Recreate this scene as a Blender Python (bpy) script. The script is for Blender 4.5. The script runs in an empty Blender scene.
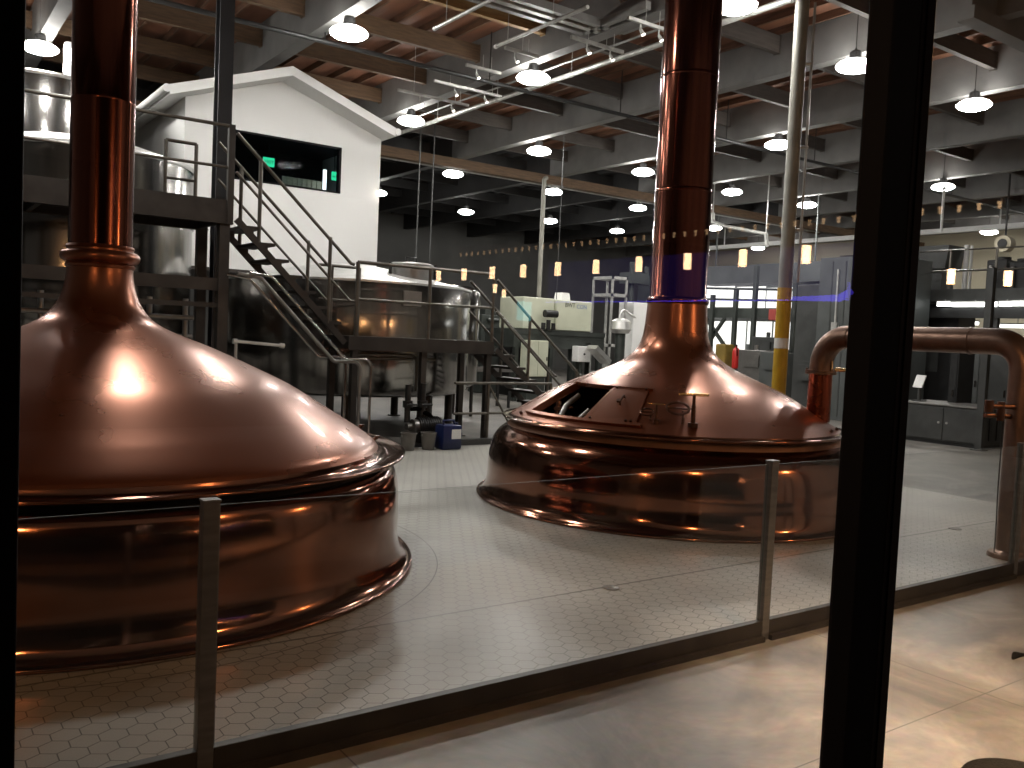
import bpy, bmesh, math, random
import numpy as np
from mathutils import Vector, Matrix
random.seed(7)
R = math.radians
SC = bpy.context.scene
COL = SC.collection
PI = math.pi

# ------------------------------------------------------------------ camera model (used to lift photo measurements to 3D)
F, CX, CY, EYE = 880.0, 512.0, 384.0, 1.7
PITCH, ROLL, YAW = R(3.1), R(2.6), R(54.6)
FW = np.array([math.cos(YAW) * math.cos(PITCH), math.sin(YAW) * math.cos(PITCH), -math.sin(PITCH)])
RT0 = np.array([math.sin(YAW), -math.cos(YAW), 0.0])
UP0 = np.cross(RT0, FW)
RT = math.cos(ROLL) * RT0 + math.sin(ROLL) * UP0
UP = -math.sin(ROLL) * RT0 + math.cos(ROLL) * UP0


def ray(px, py):
    return FW + RT * (px - CX) / F - UP * (py - CY) / F


def aty(px, py, y):
    d = ray(px, py); t = y / d[1]
    return Vector((t * d[0], y, EYE + t * d[2]))


def atx(px, py, x):
    d = ray(px, py); t = x / d[0]
    return Vector((x, t * d[1], EYE + t * d[2]))


def atz(px, py, z):
    d = ray(px, py); t = (z - EYE) / d[2]
    return Vector((t * d[0], t * d[1], z))


cam_data = bpy.data.cameras.new('camera')
cam = bpy.data.objects.new('camera', cam_data)
COL.objects.link(cam)
cam_data.sensor_fit = 'HORIZONTAL'
cam_data.sensor_width = 36.0
cam_data.lens = 36.0 * F / 1024.0
cam_data.clip_start = 0.02
cam_data.clip_end = 200
M = Matrix((tuple(RT) + (0,), tuple(UP) + (0,), tuple(-FW) + (0,), (0, 0, 0, 1))).transposed()
M.translation = Vector((0, 0, EYE))
cam.matrix_world = M
SC.camera = cam

# ------------------------------------------------------------------ materials
MATS = {}


def srgb(r, g, b):
    f = lambda c: (c / 255 / 12.92) if c / 255 <= 0.04045 else ((c / 255 + 0.055) / 1.055) ** 2.4
    return (f(r), f(g), f(b), 1)


def new_mat(name):
    m = bpy.data.materials.new(name); m.use_nodes = True
    nt = m.node_tree; nt.nodes.clear()
    out = nt.nodes.new('ShaderNodeOutputMaterial')
    return m, nt, out


def N(nt, typ, **kw):
    n = nt.nodes.new(typ)
    for k, v in kw.items():
        if k == 'ins':
            for kk, vv in v.items():
                n.inputs[kk].default_value = vv
        else:
            setattr(n, k, v)
    return n


def pbr(name, c1, c2=None, metallic=0.0, rough=0.5, rough2=None, scale=3.0, detail=4.0, bump=0.0, bump_scale=40.0, stretch=None,
        contrast=(0.35, 0.65), spec=None, coat=0.0, coat_rough=0.05, aniso=0.0):
    """Principled surface whose colour and gloss wander with object-space noise (tarnish, wear, grime)."""
    m, nt, out = new_mat(name)
    p = N(nt, 'ShaderNodeBsdfPrincipled')
    p.inputs['Metallic'].default_value = metallic
    p.inputs['Roughness'].default_value = rough
    if aniso:        # brushed round the axis: highlights run along Z
        p.inputs['Anisotropic'].default_value = aniso
        tg = N(nt, 'ShaderNodeTangent', direction_type='RADIAL', axis='Z'); nt.links.new(tg.outputs['Tangent'], p.inputs['Tangent'])
    if coat:
        p.inputs['Coat Weight'].default_value = coat; p.inputs['Coat Roughness'].default_value = coat_rough
    if spec is not None:
        p.inputs['Specular IOR Level'].default_value = spec
    tc = N(nt, 'ShaderNodeTexCoord')
    src = tc.outputs['Object']
    if stretch:
        mp = N(nt, 'ShaderNodeMapping'); mp.inputs['Scale'].default_value = stretch
        nt.links.new(src, mp.inputs['Vector']); src = mp.outputs['Vector']
    c2 = c2 or tuple(min(1, v * 0.8) for v in c1[:3]) + (1,)
    nz = N(nt, 'ShaderNodeTexNoise'); nz.inputs['Scale'].default_value = scale; nz.inputs['Detail'].default_value = detail
    nt.links.new(src, nz.inputs['Vector'])
    rm = N(nt, 'ShaderNodeMapRange'); rm.inputs['From Min'].default_value = contrast[0]; rm.inputs['From Max'].default_value = contrast[1]
    nt.links.new(nz.outputs['Fac'], rm.inputs['Value'])
    mx = N(nt, 'ShaderNodeMix', data_type='RGBA')
    mx.inputs[6].default_value = c1; mx.inputs[7].default_value = c2
    nt.links.new(rm.outputs['Result'], mx.inputs[0])
    nt.links.new(mx.outputs[2], p.inputs['Base Color'])
    if rough2 is not None:
        r2 = N(nt, 'ShaderNodeMapRange'); r2.inputs['From Min'].default_value = contrast[0]; r2.inputs['From Max'].default_value = contrast[1]
        r2.inputs['To Min'].default_value = rough; r2.inputs['To Max'].default_value = rough2
        nt.links.new(nz.outputs['Fac'], r2.inputs['Value'])
        nt.links.new(r2.outputs['Result'], p.inputs['Roughness'])
    if bump:
        n2 = N(nt, 'ShaderNodeTexNoise'); n2.inputs['Scale'].default_value = bump_scale; n2.inputs['Detail'].default_value = 3
        nt.links.new(src, n2.inputs['Vector'])
        bp = N(nt, 'ShaderNodeBump'); bp.inputs['Strength'].default_value = bump; bp.inputs['Distance'].default_value = 0.02
        nt.links.new(n2.outputs['Fac'], bp.inputs['Height'])
        nt.links.new(bp.outputs['Normal'], p.inputs['Normal'])
    nt.links.new(p.outputs['BSDF'], out.inputs['Surface'])
    MATS[name] = m
    return m


def emis(name, col, strength):
    m, nt, out = new_mat(name)
    e = N(nt, 'ShaderNodeEmission'); e.inputs['Color'].default_value = col; e.inputs['Strength'].default_value = strength
    nt.links.new(e.outputs['Emission'], out.inputs['Surface'])
    MATS[name] = m
    return m


def glass(name, tint=(0.93, 0.95, 0.94, 1), ior=1.45, rough=0.0):
    m, nt, out = new_mat(name)
    tr = N(nt, 'ShaderNodeBsdfTransparent'); tr.inputs['Color'].default_value = tint
    gl = N(nt, 'ShaderNodeBsdfGlossy')
    gl.inputs['Roughness'].default_value = rough
    fr = N(nt, 'ShaderNodeFresnel')
    ge = N(nt, 'ShaderNodeNewGeometry')
    io = N(nt, 'ShaderNodeMapRange'); io.inputs['To Min'].default_value = ior; io.inputs['To Max'].default_value = 1 / ior   # same reflectance from both faces
    nt.links.new(ge.outputs['Backfacing'], io.inputs['Value']); nt.links.new(io.outputs['Result'], fr.inputs['IOR'])
    mx = N(nt, 'ShaderNodeMixShader')
    nt.links.new(fr.outputs['Fac'], mx.inputs['Fac'])
    nt.links.new(tr.outputs['BSDF'], mx.inputs[1]); nt.links.new(gl.outputs['BSDF'], mx.inputs[2])
    nt.links.new(mx.outputs['Shader'], out.inputs['Surface'])
    MATS[name] = m
    return m


pbr('copper_satin', (0.32, 0.122, 0.066, 1), (0.235, 0.086, 0.046, 1), 0.75, 0.25, 0.32, scale=1.6, detail=4, coat=0.14, coat_rough=0.05, contrast=(0.2, 0.8))
pbr('copper_bright', (0.30, 0.135, 0.083, 1), (0.215, 0.092, 0.056, 1), 1.0, 0.08, 0.16, scale=1.3, detail=4, bump=0.012, bump_scale=2, coat=0.2, coat_rough=0.03, contrast=(0.2, 0.8))
pbr('copper_stack', (0.20, 0.066, 0.040, 1), (0.12, 0.040, 0.026, 1), 1.0, 0.10, 0.17, scale=3, detail=4, stretch=(6, 6, 0.12))
pbr('copper_red', (0.30, 0.075, 0.04, 1), (0.22, 0.055, 0.03, 1), 1.0, 0.22, 0.3, scale=6)
pbr('copper_aged', (0.24, 0.15, 0.11, 1), (0.16, 0.10, 0.075, 1), 0.9, 0.34, 0.45, scale=5)
pbr('recess_shade', (0.035, 0.018, 0.012, 1), (0.02, 0.011, 0.008, 1), 0.5, 0.5, scale=4)  # shade under the overhanging rim lips, put into a near-black colour
pbr('vessel_interior', (0.38, 0.21, 0.14, 1), (0.26, 0.14, 0.09, 1), 0.4, 0.5, scale=4)
pbr('brass', (0.75, 0.52, 0.27, 1), (0.5, 0.33, 0.16, 1), 1.0, 0.25, scale=8)
pbr('dark_bronze', (0.17, 0.085, 0.055, 1), (0.10, 0.05, 0.034, 1), 0.9, 0.3, scale=8)
pbr('stainless', (0.36, 0.35, 0.335, 1), (0.27, 0.262, 0.25, 1), 1.0, 0.13, 0.17, scale=1.5, stretch=(5, 5, 0.25), aniso=0.7)
pbr('stainless_dull', (0.30, 0.29, 0.275, 1), (0.22, 0.212, 0.20, 1), 0.9, 0.36, 0.48, scale=3)
pbr('stainless_lid', (0.75, 0.75, 0.73, 1), (0.62, 0.62, 0.60, 1), 0.8, 0.35, scale=3)
pbr('platform_steel', (0.052, 0.046, 0.041, 1), (0.034, 0.03, 0.027, 1), 0.5, 0.5, scale=4)
pbr('rail_steel', (0.15, 0.138, 0.12, 1), (0.105, 0.096, 0.083, 1), 0.8, 0.38, scale=6)
pbr('balustrade_steel', (0.23, 0.228, 0.22, 1), (0.17, 0.168, 0.162, 1), 0.85, 0.38, scale=5, stretch=(1, 1, 6))
pbr('rail_bronze', (0.055, 0.05, 0.044, 1), (0.036, 0.033, 0.03, 1), 0.6, 0.45, scale=5)
pbr('column_grey', (0.022, 0.023, 0.026, 1), (0.015, 0.016, 0.018, 1), 0.1, 0.5, scale=3)
pbr('mullion_black', (0.005, 0.005, 0.007, 1), (0.003, 0.003, 0.005, 1), 0.0, 0.6, scale=3, spec=0.15)
pbr('white_paint', (0.80, 0.80, 0.78, 1), (0.75, 0.75, 0.73, 1), 0, 0.6, scale=1)
pbr('white_trim', (0.86, 0.86, 0.84, 1), (0.82, 0.82, 0.80, 1), 0, 0.5, scale=1)
pbr('cream_metal', (0.62, 0.64, 0.50, 1), (0.55, 0.57, 0.44, 1), 0.0, 0.4, scale=3)
pbr('machine_grey', (0.06, 0.062, 0.06, 1), (0.04, 0.042, 0.04, 1), 0.2, 0.5, scale=3)
pbr('machine_green', (0.05, 0.058, 0.052, 1), (0.033, 0.038, 0.034, 1), 0.2, 0.5, scale=3)
pbr('panel_grey', (0.085, 0.092, 0.09, 1), (0.062, 0.068, 0.066, 1), 0.1, 0.5, scale=1.5)
pbr('dark_metal', (0.03, 0.03, 0.03, 1), (0.018, 0.018, 0.018, 1), 0.4, 0.45, scale=5)
pbr('black_rubber', (0.003, 0.003, 0.003, 1), (0.005, 0.005, 0.005, 1), 0, 0.8, scale=20, spec=0.0)
pbr('pole_paint', (0.27, 0.262, 0.225, 1), (0.20, 0.195, 0.165, 1), 0.1, 0.45, scale=4)
pbr('yellow_paint', (0.55, 0.33, 0.015, 1), (0.42, 0.25, 0.012, 1), 0.0, 0.4, scale=5)
pbr('galvanised', (0.50, 0.50, 0.47, 1), (0.36, 0.36, 0.34, 1), 0.4, 0.4, scale=8)
pbr('duct_grey', (0.30, 0.30, 0.29, 1), (0.22, 0.22, 0.215, 1), 0.4, 0.45, scale=3)
pbr('girder_paint', (0.20, 0.198, 0.19, 1), (0.155, 0.153, 0.147, 1), 0.0, 0.7, scale=2)
pbr('wood_purlin', (0.15, 0.09, 0.048, 1), (0.09, 0.054, 0.03, 1), 0, 0.7, scale=3, stretch=(1, 8, 8))
pbr('ceiling_black', (0.020, 0.020, 0.020, 1), (0.012, 0.012, 0.012, 1), 0, 0.8, scale=2)
pbr('purlin_grey', (0.085, 0.075, 0.065, 1), (0.06, 0.052, 0.046, 1), 0, 0.7, scale=3, stretch=(1, 8, 8))
pbr('wood_purlin_new', (0.33, 0.20, 0.075, 1), (0.24, 0.14, 0.05, 1), 0, 0.6, scale=3, stretch=(1, 8, 8))
pbr('wood_joist', (0.15, 0.075, 0.04, 1), (0.085, 0.042, 0.024, 1), 0, 0.7, scale=3, stretch=(8, 1, 8))
pbr('wood_deck', (0.24, 0.10, 0.052, 1), (0.13, 0.056, 0.032, 1), 0, 0.75, scale=1.2, stretch=(3, 0.6, 1), contrast=(0.3, 0.7))
pbr('wall_dark', (0.12, 0.12, 0.115, 1), (0.09, 0.09, 0.087, 1), 0, 0.8, scale=0.6)
pbr('wall_cream', (0.62, 0.56, 0.42, 1), (0.54, 0.49, 0.36, 1), 0, 0.75, scale=0.6)
pbr('taproom_wall', (0.05, 0.042, 0.035, 1), (0.035, 0.03, 0.026, 1), 0, 0.7, scale=1)
pbr('taproom_wood', (0.20, 0.10, 0.045, 1), (0.13, 0.065, 0.03, 1), 0, 0.6, scale=3, stretch=(1, 8, 1))
pbr('window_wall', (0.32, 0.28, 0.24, 1), (0.26, 0.23, 0.20, 1), 0, 0.7, scale=1)
pbr('blue_plastic', (0.006, 0.014, 0.075, 1), (0.004, 0.010, 0.05, 1), 0, 0.4, scale=4)
pbr('paper_white', (0.75, 0.75, 0.73, 1), (0.68, 0.68, 0.66, 1), 0, 0.7, scale=4)
pbr('bucket_white', (0.16, 0.15, 0.135, 1), (0.11, 0.105, 0.095, 1), 0, 0.5, scale=4)
pbr('yellow_dull', (0.26, 0.17, 0.03, 1), (0.18, 0.12, 0.02, 1), 0, 0.6, scale=4)
pbr('red_paint', (0.55, 0.025, 0.02, 1), (0.45, 0.02, 0.015, 1), 0, 0.35, scale=4)
pbr('ink_black', (0.01, 0.01, 0.012, 1), (0.012, 0.012, 0.014, 1), 0, 0.6)
pbr('ink_blue', (0.16, 0.24, 0.42, 1), (0.14, 0.21, 0.38, 1), 0, 0.6)
pbr('sign_green', (0.02, 0.06, 0.035, 1), (0.02, 0.05, 0.03, 1), 0, 0.5)
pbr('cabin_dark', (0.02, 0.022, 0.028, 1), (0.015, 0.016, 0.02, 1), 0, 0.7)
pbr('crate_red', (0.35, 0.05, 0.04, 1), (0.28, 0.04, 0.03, 1), 0, 0.5)
glass('clear_glass', tint=(0.985, 0.99, 0.985, 1), ior=1.35)
pbr('glass_edge', (0.10, 0.12, 0.11, 1), (0.07, 0.09, 0.085, 1), 0, 0.55, scale=5, spec=0.2)
glass('window_glass', tint=(0.97, 0.97, 0.97, 1), ior=1.4)
glass('cabin_glass', tint=(0.6, 0.66, 0.7, 1), ior=1.05)
emis('lamp_white', (1.0, 0.975, 0.93, 1), 140)
emis('lamp_spot', (1.0, 0.93, 0.80, 1), 12)
emis('white_glow', (0.97, 1.0, 0.96, 1), 6)
emis('lamp_warm', (1.0, 0.50, 0.20, 1), 100)
emis('lamp_amber', (1.0, 0.62, 0.33, 1), 26)
emis('lamp_string', (1.0, 0.60, 0.30, 1), 2.6)
emis('neon_blue', (0.10, 0.06, 1.0, 1), 4)
emis('neon_haze', (0.16, 0.10, 0.8, 1), 0.26)
emis('screen_teal', (0.12, 0.75, 0.8, 1), 3.5)
emis('exit_green', (0.05, 1.0, 0.42, 1), 1.6)
emis('lamp_refractor', (1.0, 0.97, 0.92, 1), 30)
emis('lit_area_glow', (1.0, 1.0, 0.95, 1), 1.5)


def matte(name, col):
    m, nt, out = new_mat(name)
    d = N(nt, 'ShaderNodeBsdfDiffuse'); d.inputs['Roughness'].default_value = 0.6
    tc = N(nt, 'ShaderNodeTexCoord'); nz = N(nt, 'ShaderNodeTexNoise'); nz.inputs['Scale'].default_value = 30
    mx = N(nt, 'ShaderNodeMix', data_type='RGBA'); mx.inputs[6].default_value = col; mx.inputs[7].default_value = tuple(v * 1.6 for v in col[:3]) + (1,)
    nt.links.new(tc.outputs['Object'], nz.inputs['Vector']); nt.links.new(nz.outputs['Fac'], mx.inputs[0])
    nt.links.new(mx.outputs[2], d.inputs['Color']); nt.links.new(d.outputs['BSDF'], out.inputs['Surface'])
    MATS[name] = m


matte('black_vinyl', (0.006, 0.006, 0.006, 1))


def floor_concrete():
    m, nt, out = new_mat('polished_concrete')
    p = N(nt, 'ShaderNodeBsdfPrincipled')
    tc = N(nt, 'ShaderNodeTexCoord')
    n1 = N(nt, 'ShaderNodeTexNoise'); n1.inputs['Scale'].default_value = 1.0; n1.inputs['Detail'].default_value = 10; n1.inputs['Roughness'].default_value = 0.7
    n1.inputs['Distortion'].default_value = 1.6
    n2 = N(nt, 'ShaderNodeTexNoise'); n2.inputs['Scale'].default_value = 18; n2.inputs['Detail'].default_value = 5
    nt.links.new(tc.outputs['Object'], n1.inputs['Vector']); nt.links.new(tc.outputs['Object'], n2.inputs['Vector'])
    cr = N(nt, 'ShaderNodeValToRGB')
    e = cr.color_ramp.elements
    e[0].position = 0.36; e[0].color = (0.095, 0.09, 0.081, 1)
    e[1].position = 0.64; e[1].color = (0.27, 0.25, 0.22, 1)
    k = cr.color_ramp.elements.new(0.5); k.color = (0.17, 0.158, 0.14, 1)
    nt.links.new(n1.outputs['Fac'], cr.inputs['Fac'])
    mx = N(nt, 'ShaderNodeMix', data_type='RGBA', blend_type='MULTIPLY')
    mx.inputs[0].default_value = 0.35
    nt.links.new(cr.outputs['Color'], mx.inputs[6]); nt.links.new(n2.outputs['Color'], mx.inputs[7])
    g = N(nt, 'ShaderNodeMix', data_type='RGBA')
    g.inputs[7].default_value = (0.05, 0.045, 0.04, 1)
    # saw-cut joints every 3.66 m
    sp = N(nt, 'ShaderNodeSeparateXYZ'); nt.links.new(tc.outputs['Object'], sp.inputs[0])
    lines = []
    for ax, off, per in (('X', 2.6, 3.05), ('Y', 2.02, 3.66)):
        a = N(nt, 'ShaderNodeMath', operation='ADD'); a.inputs[1].default_value = 300 - off; nt.links.new(sp.outputs[ax], a.inputs[0])
        b = N(nt, 'ShaderNodeMath', operation='PINGPONG'); b.inputs[1].default_value = per / 2
        a2 = N(nt, 'ShaderNodeMath', operation='SUBTRACT'); a2.inputs[1].default_value = 300 - 300 % per
        nt.links.new(a.outputs[0], a2.inputs[0]); nt.links.new(a2.outputs[0], b.inputs[0])
        c = N(nt, 'ShaderNodeMath', operation='LESS_THAN'); c.inputs[1].default_value = 0.004
        nt.links.new(b.outputs[0], c.inputs[0]); lines.append(c)
    mxm = N(nt, 'ShaderNodeMath', operation='MAXIMUM')
    nt.links.new(lines[0].outputs[0], mxm.inputs[0]); nt.links.new(lines[1].outputs[0], mxm.inputs[1])
    nt.links.new(mxm.outputs[0], g.inputs[0]); nt.links.new(mx.outputs[2], g.inputs[6])
    nt.links.new(g.outputs[2], p.inputs['Base Color'])
    rr = N(nt, 'ShaderNodeMapRange'); rr.inputs['To Min'].default_value = 0.28; rr.inputs['To Max'].default_value = 0.5
    nt.links.new(n1.outputs['Fac'], rr.inputs['Value']); nt.links.new(rr.outputs['Result'], p.inputs['Roughness'])
    nt.links.new(p.outputs['BSDF'], out.inputs['Surface'])
    MATS['concrete'] = m


def floor_tiles(centre, ring, size=0.108):
    m, nt, out = new_mat('hexagon_tiles')
    p = N(nt, 'ShaderNodeBsdfPrincipled')
    tc = N(nt, 'ShaderNodeTexCoord')
    L = nt.links.new
    sc = N(nt, 'ShaderNodeVectorMath', operation='SCALE'); sc.inputs['Scale'].default_value = 1 / size
    L(tc.outputs['Object'], sc.inputs[0])
    ad = N(nt, 'ShaderNodeVectorMath', operation='ADD'); ad.inputs[1].default_value = (1000, 1732.0508, 0)
    L(sc.outputs[0], ad.inputs[0])

    def cell(off):
        a = N(nt, 'ShaderNodeVectorMath', operation='ADD'); a.inputs[1].default_value = (off[0], off[1], 0)
        L(ad.outputs[0], a.inputs[0])
        md = N(nt, 'ShaderNodeVectorMath', operation='MODULO'); md.inputs[1].default_value = (1, 1.7320508, 1)
        L(a.outputs[0], md.inputs[0])
        s = N(nt, 'ShaderNodeVectorMath', operation='SUBTRACT'); s.inputs[1].default_value = (0.5, 0.8660254, 0)
        L(md.outputs[0], s.inputs[0])
        ab = N(nt, 'ShaderNodeVectorMath', operation='ABSOLUTE'); L(s.outputs[0], ab.inputs[0])
        z = N(nt, 'ShaderNodeVectorMath', operation='MULTIPLY'); z.inputs[1].default_value = (1, 1, 0); L(ab.outputs[0], z.inputs[0])
        dt = N(nt, 'ShaderNodeVectorMath', operation='DOT_PRODUCT'); dt.inputs[1].default_value = (0.5, 0.8660254, 0); L(z.outputs[0], dt.inputs[0])
        sx = N(nt, 'ShaderNodeSeparateXYZ'); L(z.outputs[0], sx.inputs[0])
        mxx = N(nt, 'ShaderNodeMath', operation='MAXIMUM'); L(dt.outputs['Value'], mxx.inputs[0]); L(sx.outputs['X'], mxx.inputs[1])
        return mxx
    h1, h2 = cell((0, 0)), cell((0.5, 0.8660254))
    mn = N(nt, 'ShaderNodeMath', operation='MINIMUM'); L(h1.outputs[0], mn.inputs[0]); L(h2.outputs[0], mn.inputs[1])
    gr = N(nt, 'ShaderNodeMath', operation='GREATER_THAN'); gr.inputs[1].default_value = 0.477; L(mn.outputs[0], gr.inputs[0])
    # expansion joints and the ring joint round the vessel
    sp = N(nt, 'ShaderNodeSeparateXYZ'); L(tc.outputs['Object'], sp.inputs[0])
    cur = None
    for off in (4.45, 8.1):
        a = N(nt, 'ShaderNodeMath', operation='SUBTRACT'); a.inputs[1].default_value = off; L(sp.outputs['Y'], a.inputs[0])
        b = N(nt, 'ShaderNodeMath', operation='ABSOLUTE'); L(a.outputs[0], b.inputs[0])
        c = N(nt, 'ShaderNodeMath', operation='LESS_THAN'); c.inputs[1].default_value = 0.009; L(b.outputs[0], c.inputs[0])
        if cur is None:
            cur = c
        else:
            x = N(nt, 'ShaderNodeMath', operation='MAXIMUM'); L(cur.outputs[0], x.inputs[0]); L(c.outputs[0], x.inputs[1]); cur = x
    dv = N(nt, 'ShaderNodeVectorMath', operation='DISTANCE'); dv.inputs[1].default_value = (centre[0], centre[1], 0.0)
    fl = N(nt, 'ShaderNodeVectorMath', operation='MULTIPLY'); fl.inputs[1].default_value = (1, 1, 0); L(tc.outputs['Object'], fl.inputs[0])
    L(fl.outputs[0], dv.inputs[0])
    a = N(nt, 'ShaderNodeMath', operation='SUBTRACT'); a.inputs[1].default_value = ring; L(dv.outputs['Value'], a.inputs[0])
    b = N(nt, 'ShaderNodeMath', operation='ABSOLUTE'); L(a.outputs[0], b.inputs[0])
    c = N(nt, 'ShaderNodeMath', operation='LESS_THAN'); c.inputs[1].default_value = 0.005; L(b.outputs[0], c.inputs[0])
    x = N(nt, 'ShaderNodeMath', operation='MAXIMUM'); L(cur.outputs[0], x.inputs[0]); L(c.outputs[0], x.inputs[1])
    x2 = N(nt, 'ShaderNodeMath', operation='MAXIMUM'); L(x.outputs[0], x2.inputs[0]); L(gr.outputs[0], x2.inputs[1])
    n1 = N(nt, 'ShaderNodeTexNoise'); n1.inputs['Scale'].default_value = 0.9; n1.inputs['Detail'].default_value = 6
    L(tc.outputs['Object'], n1.inputs['Vector'])
    cr = N(nt, 'ShaderNodeValToRGB'); e = cr.color_ramp.elements
    e[0].position = 0.3; e[0].color = (0.26, 0.252, 0.224, 1); e[1].position = 0.62; e[1].color = (0.39, 0.38, 0.34, 1)
    L(n1.outputs['Fac'], cr.inputs['Fac'])
    mx = N(nt, 'ShaderNodeMix', data_type='RGBA'); mx.inputs[7].default_value = (0.075, 0.07, 0.062, 1)
    L(x2.outputs[0], mx.inputs[0]); L(cr.outputs['Color'], mx.inputs[6]); L(mx.outputs[2], p.inputs['Base Color'])
    rr = N(nt, 'ShaderNodeMapRange'); rr.inputs['To Min'].default_value = 0.30; rr.inputs['To Max'].default_value = 0.52
    L(n1.outputs['Fac'], rr.inputs['Value']); L(rr.outputs['Result'], p.inputs['Roughness'])
    L(p.outputs['BSDF'], out.inputs['Surface'])
    MATS['tiles'] = m


LK, RK = (1.20, 6.69), (6.942, 6.76)     # axes of the two kettles
floor_concrete()
floor_tiles(LK, 2.42)

# ------------------------------------------------------------------ mesh helpers (all shapes are written in world metres)
ROOTS = {}


def B():
    return bmesh.new()


def box(bm, x0, x1, y0, y1, z0, z1, bev=0.0):
    vs = [bm.verts.new((x, y, z)) for x in (x0, x1) for y in (y0, y1) for z in (z0, z1)]
    fs = [(0, 1, 3, 2), (4, 6, 7, 5), (0, 4, 5, 1), (2, 3, 7, 6), (0, 2, 6, 4), (1, 5, 7, 3)]
    faces = [bm.faces.new([vs[i] for i in f]) for f in fs]
    if bev:
        es = {e for f in faces for e in f.edges}
        bmesh.ops.bevel(bm, geom=list(es), offset=bev, segments=2, affect='EDGES', profile=0.5)
    return bm


def tube(bm, pts, r, seg=12, caps=True, closed=False):
    pts = [Vector(p) for p in pts]
    n = len(pts)
    rs = r if isinstance(r, (list, tuple)) else [r] * n
    rings = []
    up = None
    for i, p in enumerate(pts):
        if closed:
            t = (pts[(i + 1) % n] - pts[i - 1]).normalized()
        elif i == 0:
            t = (pts[1] - p).normalized()
        elif i == n - 1:
            t = (p - pts[i - 1]).normalized()
        else:
            t = ((p - pts[i - 1]).normalized() + (pts[i + 1] - p).normalized()).normalized()
        if up is None:
            up = Vector((0, 0, 1)) if abs(t.z) < 0.9 else Vector((1, 0, 0))
        a = t.cross(up)
        if a.length < 1e-5:
            a = t.cross(Vector((0, 1, 0)))
        a.normalize(); b = a.cross(t).normalized(); up = b
        k = 1.0
        if 0 < i < n - 1 and not closed:
            c = max(0.5, t.dot((pts[i + 1] - p).normalized())); k = 1 / c
        rings.append([bm.verts.new(p + (a * math.cos(2 * PI * j / seg) + b * math.sin(2 * PI * j / seg)) * rs[i] * (k if k < 1.2 else 1.1)) for j in range(seg)])
    m = n if closed else n - 1
    for i in range(m):
        A, Bq = rings[i], rings[(i + 1) % n]
        for j in range(seg):
            bm.faces.new((A[j], A[(j + 1) % seg], Bq[(j + 1) % seg], Bq[j]))
    if caps and not closed:
        bm.faces.new(rings[0][::-1]); bm.faces.new(rings[-1])
    return bm


def bend(p0, corner, p1, rad, k=7):
    """Points of a pipe bend from p0 round corner towards p1."""
    p0, c, p1 = Vector(p0), Vector(corner), Vector(p1)
    u, v = (p0 - c).normalized(), (p1 - c).normalized()
    ang = u.angle(v); d = rad / math.tan(ang / 2)
    a, b = c + u * d, c + v * d
    bis = (u + v).normalized(); o = c + bis * (rad / math.sin(ang / 2))
    res = []
    for i in range(k + 1):
        t = i / k
        th = PI - ang
        res.append(o + ((a - o) * math.sin((1 - t) * th) + (b - o) * math.sin(t * th)) / math.sin(th))
    return res


def lathe(bm, prof, cx=0.0, cy=0.0, seg=96, cap_top=False, cap_bot=False):
    rings = []
    for r, z in prof:
        if r < 1e-6:
            rings.append([bm.verts.new((cx, cy, z))])
        else:
            rings.append([bm.verts.new((cx + r * math.cos(2 * PI * j / seg), cy + r * math.sin(2 * PI * j / seg), z)) for j in range(seg)])
    for i in range(len(rings) - 1):
        a, b = rings[i], rings[i + 1]
        for j in range(seg):
            k = (j + 1) % seg
            if len(a) == 1 and len(b) == 1:
                continue
            if len(a) == 1:
                bm.faces.new((a[0], b[k], b[j]))
            elif len(b) == 1:
                bm.faces.new((a[j], a[k], b[0]))
            else:
                bm.faces.new((a[j], a[k], b[k], b[j]))
    if cap_bot and len(rings[0]) > 1:
        bm.faces.new(rings[0][::-1])
    if cap_top and len(rings[-1]) > 1:
        bm.faces.new(rings[-1])
    return bm


def prism(bm, poly, depth, frame):
    """poly (u,v) extruded along w; frame maps (u,v,w) to a point."""
    a = [bm.verts.new(frame(u, v, 0)) for u, v in poly]
    b = [bm.verts.new(frame(u, v, depth)) for u, v in poly]
    bm.faces.new(a[::-1]); bm.faces.new(b)
    n = len(poly)
    for i in range(n):
        bm.faces.new((a[i], a[(i + 1) % n], b[(i + 1) % n], b[i]))
    return bm


def bar(bm, p0, p1, w, h):
    """A rectangular bar from p0 to p1: w across (horizontal), h deep."""
    p0, p1 = Vector(p0), Vector(p1)
    t = (p1 - p0).normalized()
    up = Vector((0, 0, 1)) if abs(t.z) < 0.95 else Vector((0, 1, 0))
    a = t.cross(up).normalized() * (w / 2); b = a.cross(t).normalized() * (h / 2)
    q = []
    for p in (p0, p1):
        q.append([bm.verts.new(p + s * a + u * b) for s, u in ((-1, -1), (1, -1), (1, 1), (-1, 1))])
    bm.faces.new(q[0][::-1]); bm.faces.new(q[1])
    for i in range(4):
        bm.faces.new((q[0][i], q[0][(i + 1) % 4], q[1][(i + 1) % 4], q[1][i]))
    return bm


def smooth_curve(pts, k=10):
    """Catmull-Rom through the points of a profile."""
    P = [np.array(p, float) for p in pts]
    res = []
    for i in range(len(P) - 1):
        p0 = P[max(0, i - 1)]; p1 = P[i]; p2 = P[i + 1]; p3 = P[min(len(P) - 1, i + 2)]
        for j in range(k):
            t = j / k
            res.append(tuple(0.5 * ((2 * p1) + (-p0 + p2) * t + (2 * p0 - 5 * p1 + 4 * p2 - p3) * t * t + (-p0 + 3 * p1 - 3 * p2 + p3) * t ** 3)))
    res.append(tuple(P[-1]))
    return res


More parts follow.
